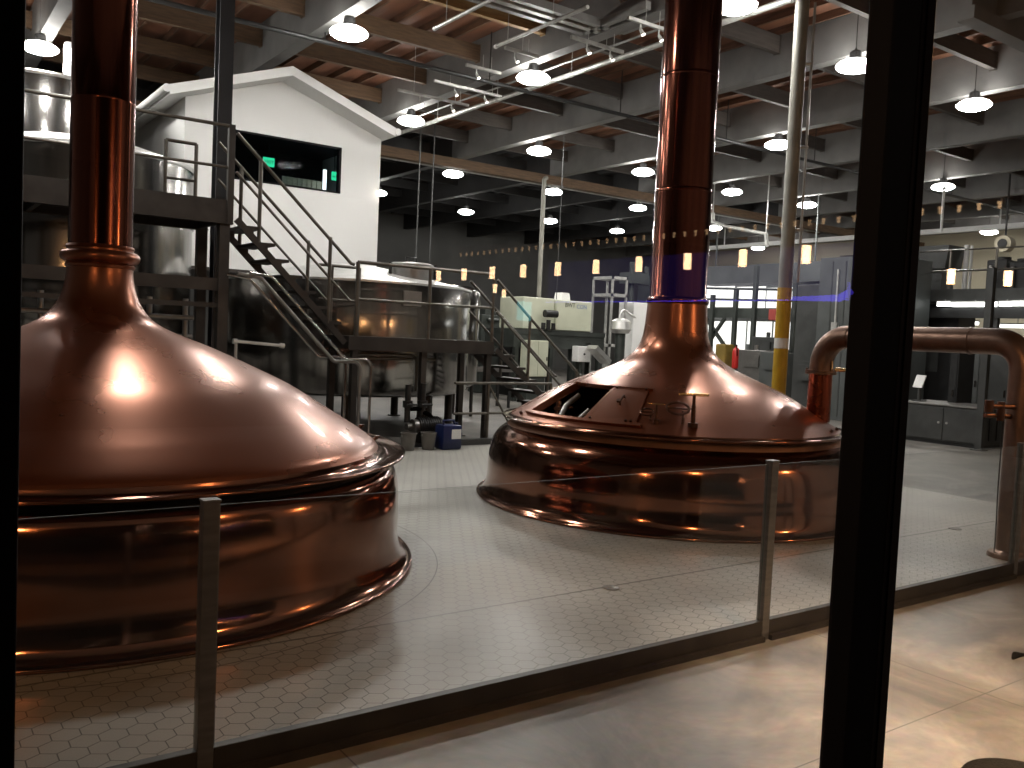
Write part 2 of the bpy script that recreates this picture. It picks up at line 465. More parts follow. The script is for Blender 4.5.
def obj(name, bm, mat, parent=None, smooth=True):
    bmesh.ops.recalc_face_normals(bm, faces=bm.faces)
    root = parent
    while root is not None and root.parent is not None:
        root = root.parent
    if root is not None and root.name in ROOTS:
        bm.transform(ROOTS[root.name].inverted())
    me = bpy.data.meshes.new(name); bm.to_mesh(me); bm.free()
    if smooth:
        for p in me.polygons:
            p.use_smooth = True
        me.set_sharp_from_angle(angle=R(38))
    me.materials.append(MATS[mat])
    o = bpy.data.objects.new(name, me); COL.objects.link(o)
    if parent is not None:
        o.parent = parent
    return o


def tag(o, label, cat, group=None, kind=None):
    if label:
        o['label'] = label
    if cat:
        o['category'] = cat
    if group:
        o['group'] = group
    if kind:
        o['kind'] = kind
    return o


def thing(name, label, cat, loc=(0, 0, 0), group=None, rz=0.0):
    o = bpy.data.objects.new(name, None); COL.objects.link(o)
    o.empty_display_size = 0.1
    o.location = loc; o.rotation_euler = (0, 0, rz)
    ROOTS[o.name] = Matrix.Translation(Vector(loc)) @ Matrix.Rotation(rz, 4, 'Z')
    return tag(o, label, cat, group)


def struct(name, bm, mat, parent=None, smooth=False):
    o = obj(name, bm, mat, parent, smooth)
    if parent is None:
        o['kind'] = 'structure'
    return o


def copy_tree(o, parent=None):
    c = o.copy(); COL.objects.link(c)
    if parent is not None:
        c.parent = parent
    for ch in list(o.children):
        copy_tree(ch, c)
    return c


def text_mesh(name, s, size, frame, mat, parent):
    """Raised lettering: frame maps local (x, y, z) of the text to world."""
    cu = bpy.data.curves.new(name, 'FONT'); cu.body = s; cu.size = size; cu.extrude = 0.002
    tmp = bpy.data.objects.new(name + '_source', cu); COL.objects.link(tmp)
    dg = bpy.context.evaluated_depsgraph_get(); dg.update()
    me = bpy.data.meshes.new_from_object(tmp.evaluated_get(dg))
    bm = bmesh.new(); bm.from_mesh(me)
    for v in bm.verts:
        v.co = Vector(frame(v.co.x, v.co.y, v.co.z))
    COL.objects.unlink(tmp); bpy.data.objects.remove(tmp); bpy.data.curves.remove(cu); bpy.data.meshes.remove(me)
    return obj(name, bm, mat, parent, smooth=False)


# ------------------------------------------------------------------ the hall (structure)
XL, XR, YB, ZC = -6.0, 37.0, 38.0, 7.4
GY = 0.98                                    # plane of the tasting-room window
b = B(); box(b, XL, XR, -12.5, YB, -0.2, 0.0); struct('floor', b, 'concrete')
b = B(); box(b, XL + 0.3, 10.6, 3.29, 11.25, 0.0, 0.012); struct('floor_tiles', b, 'tiles')
b = B(); box(b, XL, XR, YB, YB + 0.2, 0, ZC); struct('wall_back', b, 'wall_dark')
b = B(); box(b, XR, XR + 0.2, GY, YB, 0, ZC); struct('wall_right', b, 'wall_cream')
b = B(); box(b, XL - 0.2, XL, -12.5, YB, 0, ZC); struct('wall_left', b, 'wall_dark')
YD, XD = 21.7, 30.0      # the far left bay is near black
b = B(); box(b, XL, XR, GY - 0.2, YD, ZC, ZC + 0.15); box(b, XD, XR, YD, YB, ZC, ZC + 0.15); struct('ceiling', b, 'wood_deck')
b = B(); box(b, XL, XD, YD, YB, ZC, ZC + 0.15); struct('ceiling_far', b, 'ceiling_black')
# wall between hall and tasting room: solid beside and above the glazing
b = B(); box(b, XL, -2.9, GY - 0.08, GY + 0.08, 0, ZC); box(b, 6.03, XR, GY - 0.08, GY + 0.08, 0, ZC); box(b, -2.9, 6.03, GY - 0.08, GY + 0.08, 3.0, ZC)
struct('wall_front', b, 'window_wall')
# tasting room
b = B(); box(b, XL, 16, -12.7, -12.5, 0, 4.2); struct('wall_taproom', b, 'taproom_wall')
b = B(); box(b, 16, 16.2, -12.5, GY - 0.08, 0, 4.2); struct('wall_taproom_side', b, 'taproom_wall')
b = B(); box(b, XL, 16, -12.5, GY - 0.08, 4.0, 4.2); struct('ceiling_taproom', b, 'taproom_wood')
# ceiling framing: deep painted girders along Y, wood purlins along X, joists along Y
GX = [-4.9, -1.3, 2.25, 5.85, 9.4, 13.1, 16.6, 20.3, 23.9, 27.5, 31.1, 34.7]
for i, gx in enumerate(GX):
    for y0, y1 in ((GY + 0.1, YD), (YD, YB)):
        b = B(); box(b, gx - 0.12, gx + 0.12, y0, y1, 6.6, ZC)
        struct('ceiling_girder', b, 'ceiling_black' if (y0 > 20 and gx < XD) else 'girder_paint')
PY = [2.2 + 2.08 * k for k in range(17)]
for y in PY:
    for i in range(len(GX) - 1):
        b = B(); box(b, GX[i] + 0.12, GX[i + 1] - 0.12, y - 0.055, y + 0.055, 6.97, 7.27)
        for gx in (GX[i] + 0.13, GX[i + 1] - 0.13):     # steel hangers at both ends
            box(b, gx - 0.012, gx + 0.012, y - 0.07, y + 0.07, 6.95, 7.28)
        struct('ceiling_purlin', b, 'ceiling_black' if (y > YD and GX[i] < XD - 1) else ('wood_purlin_new' if (i, y) == (3, PY[5]) else ('wood_purlin' if i < 4 or y > YD else 'purlin_grey')))
jx = XL + 0.3
jms = {}
while jx < XR - 0.2:
    if all(abs(jx - g) > 0.2 for g in GX):
        for y0, y1, m_ in ((GY + 0.1, YD, 'wood_joist'), (YD, YB, 'ceiling_black' if jx < XD else 'wood_joist')):
            if (y0, m_) not in jms:
                b = B(); box(b, -0.022, 0.022, y0, y1, 7.27, ZC)
                o = struct('ceiling_joist', b, m_); jms[(y0, m_)] = o
            else:
                o = jms[(y0, m_)].copy(); COL.objects.link(o)
            o.location.x = jx
    jx += 0.6
# dark line of steel under the girders running with the purlins
for y, z in ((21.5, 6.5),):
    b = B(); box(b, XL, XR, y - 0.12, y + 0.12, z - 0.16, z + 0.1); struct('ceiling_beam', b, 'wood_purlin')
b = B(); box(b, 30.4, 30.6, GY + 0.2, 30, 6.03, 6.2)
for y in np.arange(3, 30, 4.0):
    box(b, 30.48, 30.52, y, y + 0.04, 6.2, ZC)
struct('trim_1', b, 'white_trim')
b = B(); box(b, 12.3, 36.8, 6.62, 6.86, 6.42, 6.6); box(b, 12.3, 36.8, 6.66, 6.82, 6.6, ZC); struct('ceiling_beam', b, 'girder_paint')
# columns
b = B()
cxl = 3.87
box(b, cxl - 0.1, cxl + 0.1, 12.75, 12.77, 0, 6.6); box(b, cxl - 0.1, cxl + 0.1, 12.95, 12.97, 0, 6.6); box(b, cxl - 0.012, cxl + 0.012, 12.77, 12.95, 0, 6.6)
box(b, cxl - 0.2, cxl + 0.2, 12.66, 13.06, 0, 0.02)
struct('column_1', b, 'column_grey')

# tasting-room window
w = thing('window_1', None, None, (0.05, GY, 0)); w['kind'] = 'structure'
mx0 = 0.053
mul = [mx0 + 1.485 * k for k in range(-2, 5)]
for mxx in mul:
    b = B(); box(b, mxx, mxx + 0.047, GY - 0.055, GY + 0.055, 0.0, 3.0, 0.002)
    box(b, mxx + 0.016, mxx + 0.031, GY - 0.058, GY + 0.058, 0.0, 3.0)
    obj('mullion', b, 'mullion_black', w, smooth=False)
b = B(); box(b, -2.9, 6.03, GY - 0.055, GY + 0.055, 2.93, 3.0); obj('window_head', b, 'mullion_black', w, smooth=False)
b = B(); box(b, -2.9, 6.03, GY - 0.055, GY + 0.055, 0.0, 0.10); obj('window_sill', b, 'mullion_black', w, smooth=False)
for i in range(len(mul) - 1):
    b = B(); box(b, mul[i] + 0.047, mul[i + 1], GY - 0.003, GY + 0.003, 0.10, 2.93); obj('pane', b, 'window_glass', w, smooth=False)

# ------------------------------------------------------------------ copper kettles


def dome_point(prof, c, ang, r, off=0.0):
    """Point on a dome of profile prof (r falling, z rising) lifted off along its normal."""
    pr = sorted(prof)
    rr = [p[0] for p in pr]; zz = [p[1] for p in pr]
    z = np.interp(r, rr, zz); dz = (np.interp(r + 0.02, rr, zz) - np.interp(r - 0.02, rr, zz)) / 0.04
    n = Vector((-dz, 0, 1)).normalized()
    r2, z2 = r + n.x * off, z + n.z * off
    return Vector((c[0] + r2 * math.cos(ang), c[1] + r2 * math.sin(ang), z2))


# --- left kettle
lk = thing('copper_kettle', 'wider copper brew kettle with a ringed collar on its slim stack, nearest the window', 'kettle', (LK[0], LK[1], 0), 'copper brew kettles')
b = B()
lathe(b, smooth_curve([(2.015, 0.738), (2.045, 0.728), (2.078, 0.695), (2.103, 0.62), (2.116, 0.50), (2.118, 0.36), (2.118, 0.24), (2.128, 0.16), (2.150, 0.095), (2.185, 0.050), (2.212, 0.034)], 6), *LK, seg=160)
obj('vessel_body', b, 'copper_bright', lk)
b = B(); lathe(b, [(2.205, 0.034)] + [(2.222 + 0.014 * math.cos(t), 0.028 + 0.014 * math.sin(t)) for t in np.linspace(PI * 0.75, -PI * 0.5, 9)] + [(2.1, 0.0125)], *LK, seg=160)
obj('base_flange', b, 'copper_bright', lk)
b = B()
lathe(b, smooth_curve([(1.955, 0.842), (1.975, 0.805), (2.02, 0.792), (2.09, 0.802), (2.140, 0.818)], 5) +
      [(2.145 + 0.010 * math.cos(t), 0.812 + 0.010 * math.sin(t)) for t in np.linspace(PI / 2, -PI / 2, 7)] + [(2.10, 0.788), (2.03, 0.776)], *LK, seg=160)
obj('rim', b, 'copper_bright', lk)
b = B(); lathe(b, [(2.035, 0.777), (1.995, 0.772), (1.985, 0.755), (1.995, 0.738), (2.02, 0.7375)], *LK, seg=120); obj('rim_recess', b, 'recess_shade', lk)
LDOME = smooth_curve([(1.955, 0.842), (1.908, 0.895), (1.75, 0.998), (1.611, 1.081), (1.32, 1.258), (1.035, 1.393), (0.757, 1.515), (0.485, 1.618), (0.355, 1.69), (0.275, 1.785), (0.232, 1.89), (0.214, 1.99), (0.212, 2.05)], 8)
b = B(); lathe(b, LDOME, *LK, seg=160); obj('dome', b, 'copper_satin', lk)
b = B()
lathe(b, [(0.205, 2.035), (0.222, 2.045), (0.226, 2.06), (0.216, 2.072)] + [(0.214 + 0.042 * math.cos(t), 2.118 + 0.042 * math.sin(t)) for t in np.linspace(-PI / 2, PI / 2, 13)] +
      [(0.214, 2.172), (0.222, 2.182), (0.214, 2.195), (0.2, 2.2)], *LK, seg=96)
obj('neck_collar', b, 'copper_satin', lk)
b = B()
sp = []
for k, z in enumerate(np.arange(2.19, 7.39, 1.0)):
    z1 = min(z + 1.0, 7.39)
    sp += [(0.2045, z), (0.2045, z1 - 0.03), (0.208, z1 - 0.022), (0.208, z1 - 0.008)]
lathe(b, sp, *LK, seg=72); obj('stack', b, 'copper_stack', lk)
# little bolts, a latch and a vent valve on the dome
for ang, r in ((R(-8), 1.90), (R(-22), 1.93), (R(10), 1.88)):
    b = B(); p = dome_point(LDOME, LK, ang, r); q = dome_point(LDOME, LK, ang, r, 0.035)
    tube(b, [p, q], 0.014, 8); tube(b, [q, q + Vector((0, 0, 0.01))], 0.022, 8)
    obj('lug', b, 'dark_bronze', lk)
b = B(); p = dome_point(LDOME, LK, R(38), 1.30); q = dome_point(LDOME, LK, R(38), 1.30, 0.05)
tube(b, [p, q], 0.02, 8); tube(b, [q + Vector((-0.06, 0.02, 0)), q + Vector((0.06, -0.02, 0.01))], 0.012, 8)
obj('vent_valve', b, 'brass', lk)

# --- right kettle
rk = thing('copper_kettle', 'copper brew kettle with an open sliding hatch and a thick plain stack', 'kettle', (RK[0], RK[1], 0), 'copper brew kettles')
b = B()
lathe(b, smooth_curve([(1.735, 0.772), (1.775, 0.762), (1.86, 0.70), (1.925, 0.605), (1.955, 0.48), (1.966, 0.36), (1.968, 0.24), (1.978, 0.16), (2.000, 0.095), (2.035, 0.050), (2.062, 0.034)], 6), *RK, seg=160)
obj('vessel_body', b, 'copper_bright', rk)
b = B(); lathe(b, [(2.055, 0.034)] + [(2.068 + 0.014 * math.cos(t), 0.028 + 0.014 * math.sin(t)) for t in np.linspace(PI * 0.75, -PI * 0.5, 9)] + [(1.93, 0.0125)], *RK, seg=160)
obj('base_flange', b, 'copper_bright', rk)
b = B()
lathe(b, smooth_curve([(1.735, 0.882), (1.75, 0.858), (1.79, 0.858), (1.822, 0.868)], 4) +
      [(1.825 + 0.011 * math.cos(t), 0.858 + 0.011 * math.sin(t)) for t in np.linspace(PI / 2, -PI / 2, 7)] + [(1.80, 0.838), (1.75, 0.828)], *RK, seg=160)
obj('rim', b, 'copper_bright', rk)
b = B(); lathe(b, [(1.755, 0.829), (1.72, 0.822), (1.705, 0.80), (1.715, 0.775), (1.74, 0.7725)], *RK, seg=120); obj('rim_recess', b, 'recess_shade', rk)
RDOME = smooth_curve([(1.74, 0.875), (1.66, 0.925), (1.43, 1.068), (1.13, 1.237), (0.78, 1.387), (0.56, 1.497), (0.43, 1.61), (0.365, 1.73), (0.338, 1.87), (0.325, 2.02), (0.318, 2.14)], 9)
# dome is laid out on angles that fall on the hatch jambs, so that the opening is real
H0, H1, HR0, HR1 = 165.0, 195.0, 1.145, 1.63
angs = [math.radians(a) for a in np.arange(0, 360, 2.5)]
b = B(); rings = []
for r, z in RDOME:
    rings.append([b.verts.new((RK[0] + r * math.cos(a), RK[1] + r * math.sin(a), z)) for a in angs])
for i in range(len(rings) - 1):
    rm = (RDOME[i][0] + RDOME[i + 1][0]) / 2
    for j in range(len(angs)):
        am = math.degrees(angs[j]) + 1.25
        if H0 <= am <= H1 and HR0 <= rm <= HR1:
            continue
        k = (j + 1) % len(angs)
        b.faces.new((rings[i][j], rings[i][k], rings[i + 1][k], rings[i + 1][j]))
obj('dome', b, 'copper_satin', rk)


def dome_patch(bm, prof, c, a0, a1, r0, r1, off0, off1, na=12, nr=6):
    """A solid curved panel lying on the dome between two angles and two radii."""
    lo, hi = [], []
    for i in range(nr + 1):
        r = r0 + (r1 - r0) * i / nr
        lo.append([bm.verts.new(dome_point(prof, c, R(a0 + (a1 - a0) * j / na), r, off0)) for j in range(na + 1)])
        hi.append([bm.verts.new(dome_point(prof, c, R(a0 + (a1 - a0) * j / na), r, off1)) for j in range(na + 1)])
    for i in range(nr):
        for j in range(na):
            bm.faces.new((hi[i][j], hi[i][j + 1], hi[i + 1][j + 1], hi[i + 1][j]))
            bm.faces.new((lo[i][j], lo[i + 1][j], lo[i + 1][j + 1], lo[i][j + 1]))
    for i in range(nr):
        bm.faces.new((lo[i][0], hi[i][0], hi[i + 1][0], lo[i + 1][0])); bm.faces.new((lo[i][na], lo[i + 1][na], hi[i + 1][na], hi[i][na]))
    for j in range(na):
        bm.faces.new((lo[0][j], lo[0][j + 1], hi[0][j + 1], hi[0][j])); bm.faces.new((lo[nr][j], hi[nr][j], hi[nr][j + 1], lo[nr][j + 1]))


for a0, a1, r0, r1 in ((163.6, 165.4, 1.12, 1.655), (194.6, 196.2, 1.12, 1.655)):
    b = B(); dome_patch(b, RDOME, RK, a0, a1, r0, r1, -0.05, 0.022, 2, 6); obj('hatch_jamb', b, 'copper_satin', rk)
for r0, r1 in ((1.635, 1.668), (1.112, 1.14)):
    b = B(); dome_patch(b, RDOME, RK, 163, 215, r0, r1, -0.01, 0.03, 26, 2); obj('hatch_rail', b, 'copper_satin', rk)
b = B(); dome_patch(b, RDOME, RK, 195.6, 213.2, 1.14, 1.635, 0.008, 0.02, 9, 6)
door = obj('hatch_door', b, 'copper_satin', rk)
b = B()
pm = dome_point(RDOME, RK, R(204.5), 1.36, 0.02); pn = dome_point(RDOME, RK, R(204.5), 1.36, 0.06)
tube(b, [dome_point(RDOME, RK, R(204.5), 1.30, 0.02), dome_point(RDOME, RK, R(204.5), 1.31, 0.055), dome_point(RDOME, RK, R(204.5), 1.40, 0.055), dome_point(RDOME, RK, R(204.5), 1.41, 0.02)], 0.009, 8)
tube(b, [dome_point(RDOME, RK, R(203), 1.36, 0.02), dome_point(RDOME, RK, R(203), 1.36, 0.04)], 0.022, 10)
obj('door_handle', b, 'dark_bronze', door)
for a_, r_ in ((197, 1.62), (211.5, 1.62), (209.8, 1.62), (197, 1.155), (212, 1.155)):
    b = B(); tube(b, [dome_point(RDOME, RK, R(a_), r_, 0.015), dome_point(RDOME, RK, R(a_), r_, 0.04)], 0.012, 8); obj('door_bolt', b, 'dark_bronze', door)
# inside of the vessel: lining, spray pipe with ball and rake arm
b = B(); lathe(b, [(r * 0.985 - 0.01, z - 0.03) for r, z in RDOME[:60]], *RK, seg=96)
for f in [f for f in b.faces if 163 < (math.degrees(math.atan2(f.calc_center_median().y - RK[1], f.calc_center_median().x - RK[0])) % 360) < 197 and 1.10 < math.hypot(f.calc_center_median().x - RK[0], f.calc_center_median().y - RK[1]) < 1.67]:
    b.faces.remove(f)
lathe(b, [(1.90, 0.10), (1.90, 0.6), (1.76, 0.78), (1.70, 0.86)], *RK, seg=96)
lathe(b, [(0, 0.10), (1.90, 0.10)], *RK, seg=96)
obj('lining', b, 'vessel_interior', rk)
b = B()
q = Vector((RK[0] - 1.40, RK[1] + 0.16, 0))
tube(b, [q + Vector((0.30, 0.10, 1.12)), q + Vector((0.10, 0.05, 1.02)), q + Vector((0, 0, 0.92))], 0.028, 10)
lathe(b, [(0, 0.82), (0.05, 0.835), (0.075, 0.88), (0.05, 0.925), (0, 0.94)], q.x, q.y, seg=20)
obj('spray_pipe', b, 'stainless_lid', rk)
b = B(); tube(b, [q + Vector((-0.10, -0.22, 0.80)), q + Vector((0.06, -0.36, 1.02))], 0.018, 8); obj('dip_rod', b, 'stainless_lid', rk)
b = B(); tube(b, [q + Vector((0.02, 0.12, 0.78)), q + Vector((0.08, 0.14, 1.06))], 0.03, 10); tube(b, [q + Vector((0.0, 0.12, 0.98)), q + Vector((0.16, 0.02, 1.0))], 0.02, 8); obj('rake_arm', b, 'dark_bronze', rk)
# stack with riveted seams
b = B(); sp = [(0.318, 2.12), (0.330, 2.135), (0.334, 2.155), (0.330, 2.175), (0.306, 2.19)]
zz = 2.2
for hgt in (1.14, 1.20, 1.20, 1.2, 0.4):
    z1 = min(zz + hgt, 7.39)
    sp += [(0.302, zz), (0.302, z1 - 0.035), (0.308, z1 - 0.028), (0.308, z1 - 0.008), (0.302, z1)]
    zz = z1
lathe(b, sp, *RK, seg=96); obj('stack', b, 'copper_stack', rk)
# two swing clamps with T handles at the foot of the dome
for ang, r0, s in ((-128.7, 1.60, 1.0), (-140.6, 1.585, 0.6)):
    p = dome_point(RDOME, RK, R(ang), r0)
    rad = Vector((math.cos(R(ang)), math.sin(R(ang)), 0)); tan = Vector((-rad.y, rad.x, 0)); up = Vector((0, 0, 1))
    b = B()
    tube(b, [p - up * 0.03, p + up * 0.19 * s], 0.020 * s, 10); tube(b, [p + up * 0.19 * s, p + up * 0.285 * s], 0.014 * s, 10)
    tube(b, [p + rad * 0.0 - up * 0.01, p + up * 0.03], 0.045 * s, 14)
    tube(b, [p - tan * 0.09 * s - up * 0.0 - rad * 0.03, p - tan * 0.09 * s + up * 0.13 * s - rad * 0.03], 0.012 * s, 8)
    cl = obj('swing_clamp', b, 'dark_bronze', rk)
    b = B(); tube(b, [p + up * 0.285 * s - tan * 0.14 * s, p + up * 0.285 * s + tan * 0.13 * s], 0.014 * s, 10); obj('handle', b, 'brass', cl)
    b = B(); c0 = p + up * 0.155 * s - tan * 0.14 * s
    tube(b, [c0 + (tan * math.cos(t) * 0.10 + up * math.sin(t) * 0.05 - rad * math.sin(t) * 0.05) * s for t in np.linspace(0, 2 * PI, 20, endpoint=False)], 0.012 * s, 8, closed=True)
    tube(b, [c0 - tan * 0.10 * s, c0 + tan * 0.14 * s], 0.009 * s, 8)
    obj('hand_wheel', b, 'dark_bronze', cl)
for ang in (-70, -60, 20, 60, 120, 160):
    b = B(); p = dome_point(RDOME, RK, R(ang), 1.69); q = dome_point(RDOME, RK, R(ang), 1.69, 0.03)
    tube(b, [p, q], 0.016, 8); obj('lug', b, 'dark_bronze', rk)

# copper vapour pipe beside the right kettle
PX, PY0, PY1, PZ = 7.82, 5.54, 3.56, 1.845
vp = thing('copper_pipe', 'aged copper pipe arching off the right kettle to a foot on the tiles', 'pipe', (PX, PY1, 0))
b = B(); tube(b, [(PX, PY0, 0.97), (PX, PY0, 1.46)], 0.118, 32); obj('standpipe', b, 'copper_red', rk)
b = B(); tube(b, [(PX, PY0, 1.455), (PX, PY0, 1.475)], 0.155, 32); obj('standpipe_flange', b, 'copper_aged', rk)
b = B(); tube(b, [(PX, PY0, 1.479), (PX, PY0, 1.499)], 0.155, 32)
for t in np.linspace(0, 2 * PI, 8, endpoint=False):
    tube(b, [(PX + 0.138 * math.cos(t), PY0 + 0.138 * math.sin(t), 1.481), (PX + 0.138 * math.cos(t), PY0 + 0.138 * math.sin(t), 1.517)], 0.009, 8)
obj('flange', b, 'copper_aged', vp)
b = B()
pts = [Vector((PX, PY0, 1.482))] + bend((PX, PY0, 1.5), (PX, PY0, PZ), (PX, PY1, PZ), 0.30, 9) + bend((PX, PY0, PZ), (PX, PY1, PZ), (PX, PY1, 0), 0.24, 9) + [Vector((PX, PY1, 0.05))]
tube(b, pts, 0.115, 32); obj('pipe_run', b, 'copper_aged', vp)
for y in (4.02, 5.22):
    b = B(); tube(b, [(PX, y - 0.012, PZ), (PX, y + 0.012, PZ)], 0.122, 32); obj('weld_band', b, 'copper_aged', vp)
b = B(); lathe(b, [(0.115, 0.075), (0.13, 0.06), (0.17, 0.05), (0.178, 0.03), (0.178, 0.012), (0.0, 0.012)], PX, PY1, seg=40); obj('foot_flange', b, 'copper_aged', vp)
b = B(); tube(b, [(PX, PY0 - 0.125, 1.5), (PX, PY0 - 0.125, 1.60)], [0.012, 0.006], 8); tube(b, [(PX + 0.02, PY0 - 0.15, 1.51), (PX + 0.1, PY0 - 0.26, 1.51)], 0.02, 10); obj('relief_valve', b, 'brass', vp)
b = B(); tube(b, [(PX - 0.19, PY1 + 0.05, 1.20), (PX - 0.185, PY1 + 0.052, 0.60), (PX - 0.17, PY1 + 0.05, 0.16), (PX - 0.155, PY1 + 0.06, 0.06), (PX - 0.15, PY1 + 0.03, 0.055)], 0.006, 6)
tube(b, [(PX - 0.11, PY1 + 0.03, 1.20), (PX - 0.19, PY1 + 0.05, 1.20)], 0.006, 6)
obj('sensor_wire', b, 'dark_metal', vp)
b = B()
for dy, dz in ((0.0, 1.30), (0.03, 1.22)):
    tube(b, [(PX - 0.10, PY1 + dy, dz), (PX - 0.34, PY1 + dy + 0.1, dz)], 0.02, 10)
tube(b, [(PX - 0.34, PY1 + 0.10, 1.25), (PX - 0.34, PY1 + 0.10, 1.35)], 0.035, 12); tube(b, [(PX - 0.22, PY1 + 0.06, 1.18), (PX - 0.22, PY1 + 0.06, 1.34)], 0.03, 12)
obj('gauge_valve', b, 'dark_bronze', vp)

# ------------------------------------------------------------------ glass balustrade along the tiles
FY = 3.245


def glass_edge(o):
    o.data.materials.append(MATS['glass_edge'])     # ground edges of a pane
    for p in o.data.polygons:
        if abs(p.normal.y) < 0.5:
            p.material_index = 1


gb = thing('glass_balustrade', 'low glass balustrade on square steel posts between the tiles and the concrete', 'balustrade', (4.2, FY, 0))
posts = [-2.25, 0.97, 4.18, 7.19]
for x in posts:
    b = B(); box(b, x - 0.030, x + 0.030, FY - 0.025, FY + 0.025, 0.0, 1.045, 0.003)
    ps = obj('post', b, 'balustrade_steel', gb, smooth=False)
    b = B(); box(b, x - 0.033, x + 0.033, FY - 0.028, FY + 0.028, 1.045, 1.053, 0.001); obj('post_cap', b, 'balustrade_steel', ps, smooth=False)
for i in range(3):
    x0, x1 = posts[i] + 0.03, posts[i + 1] - 0.03
    b = B(); box(b, x0 + 0.008, x1 - 0.008, FY - 0.0035, FY + 0.0035, 0.08, 1.03); glass_edge(obj('glass_panel', b, 'clear_glass', gb, smooth=False))
    b = B(); box(b, x0, x1, FY - 0.022, FY + 0.022, 0.0, 0.115, 0.003); box(b, x0, x1, FY - 0.05, FY - 0.022, 0.0, 0.03)
    obj('base_rail', b, 'rail_bronze', gb, smooth=False)
# return leg at the far corner
b = B(); box(b, 7.225, 7.42, FY - 0.022, FY + 0.022, 0, 0.115, 0.003); obj('base_rail', b, 'rail_bronze', gb, smooth=False)
b = B(); box(b, 7.23, 7.42, FY - 0.0035, FY + 0.0035, 0.08, 1.03); glass_edge(obj('glass_panel', b, 'clear_glass', gb, smooth=False))
b = B(); box(b, 7.42, 7.48, FY - 0.025, FY + 0.025, 0, 1.045, 0.003); obj('post', b, 'balustrade_steel', gb, smooth=False)

# floor odds and ends on the tiles
for q, lab in ((atz(611, 588, 0.012), 'small round floor drain in the tile joint between the kettles'), (atz(955, 529, 0.012), 'small round floor drain in the tile joint near the copper pipe foot')):
    b = B(); lathe(b, [(0.06, 0.013), (0.06, 0.018), (0.05, 0.019), (0.045, 0.016), (0, 0.016)], q.x, q.y, seg=24)
    tag(obj('floor_drain', b, 'stainless_dull'), lab, 'drain', 'floor drains')
q = atz(1018, 658, 0)
b = B(); tube(b, [(q.x - 0.06, q.y, 0.008), (q.x, q.y + 0.015, 0.012), (q.x + 0.07, q.y, 0.008)], [0.008, 0.02, 0.008], 8); tag(obj('dark_scrap', b, 'black_rubber'), 'small dark scrap lying on the bare concrete by the balustrade', 'scrap')

# black stool in the near corner of the aisle
sx, sy, sz = 2.88, 1.20, 0.40
st = thing('round_stool', 'black round padded stool on the concrete, its seat cut by the photo corner', 'stool', (sx, sy, 0))
b = B(); lathe(b, [(0, sz), (0.15, sz - 0.003), (0.19, sz - 0.015), (0.205, sz - 0.04), (0.20, sz - 0.075), (0.17, sz - 0.09), (0, sz - 0.09)], sx, sy, seg=40); seat = obj('seat', b, 'black_vinyl', st)
b = B(); tube(b, [(sx + 0.203 * math.cos(t), sy + 0.203 * math.sin(t), sz - 0.045) for t in np.linspace(0, 2 * PI, 40, endpoint=False)], 0.006, 6, closed=True); obj('piping', b, 'black_vinyl', seat)
for t in (0.6, 2.17, 3.74, 5.31):
    b = B(); tube(b, [(sx + 0.12 * math.cos(t), sy + 0.12 * math.sin(t), sz - 0.09), (sx + 0.2 * math.cos(t), sy + 0.2 * math.sin(t), 0.0)], 0.014, 8); obj('leg', b, 'dark_metal', st)

# ------------------------------------------------------------------ platforms, stairs, rails (all along X at Y = 11.6 .. 12.5)
YN, YF = 11.6, 12.5


def guard(parent, pts, top=1.08, mid=0.55, post_at=None, r=0.023, toe=None):
    """Pipe guard rail: a top rail and a mid rail following pts, posts at the listed points."""
    b = B(); tube(b, [Vector(p) + Vector((0, 0, top)) for p in pts], r, 10); obj('top_rail', b, 'rail_steel', parent)
    b = B(); tube(b, [Vector(p) + Vector((0, 0, mid)) for p in pts], r * 0.85, 10); obj('mid_rail', b, 'rail_steel', parent)
    for p in (post_at or pts):
        p = Vector(p); b = B(); tube(b, [p, p + Vector((0, 0, top))], r * 1.1, 10); obj('rail_post', b, 'rail_steel', parent)


up = thing('steel_platform', 'upper steel platform with pipe rails behind the left kettle stack', 'platform', (3.5, YN, 0), 'steel work platforms')
ZU = 3.2
b = B(); box(b, -3.0, 3.66, YN, YF + 0.25, ZU - 0.05, ZU); obj('deck', b, 'platform_steel', up, smooth=False)
b = B()
for y in (YN, YF + 0.2):
    box(b, -3.0, 3.66, y, y + 0.05, ZU - 0.21, ZU - 0.05); box(b, -3.0, 3.66, y - 0.03, y + 0.08, ZU - 0.21, ZU - 0.195)
for x in np.arange(-2.8, 3.7, 1.05):
    box(b, x, x + 0.06, YN + 0.05, YF + 0.2, ZU - 0.2, ZU - 0.05)
obj('edge_beam', b, 'platform_steel', up, smooth=False)
b = B(); box(b, -3.0, 3.62, YN + 0.01, YN + 0.02, ZU, ZU + 0.1); obj('toe_board', b, 'platform_steel', up, smooth=False)
for x in (3.56, 0.4, -2.7):
    for y in (YN + 0.06, YF + 0.15):
        b = B(); box(b, x - 0.065, x + 0.065, y - 0.065, y + 0.065, 0.0, ZU - 0.21); box(b, x - 0.1, x + 0.1, y - 0.1, y + 0.1, 0, 0.015); obj('leg', b, 'platform_steel', up, smooth=False)
b = B(); bar(b, (-3.0, YN + 0.06, 2.2), (3.55, YN + 0.06, 2.2), 0.06, 0.16); bar(b, (-3.0, YN + 0.06, 1.93), (3.55, YN + 0.06, 1.93), 0.05, 0.06); obj('cross_beam', b, 'platform_steel', up, smooth=False)
guard(up, [(-3.0, YN + 0.02, ZU), (3.62, YN + 0.02, ZU)], 1.05, 0.52, [(-2.0, YN + 0.02, ZU), (0.2, YN + 0.02, ZU), (3.62, YN + 0.02, ZU)])
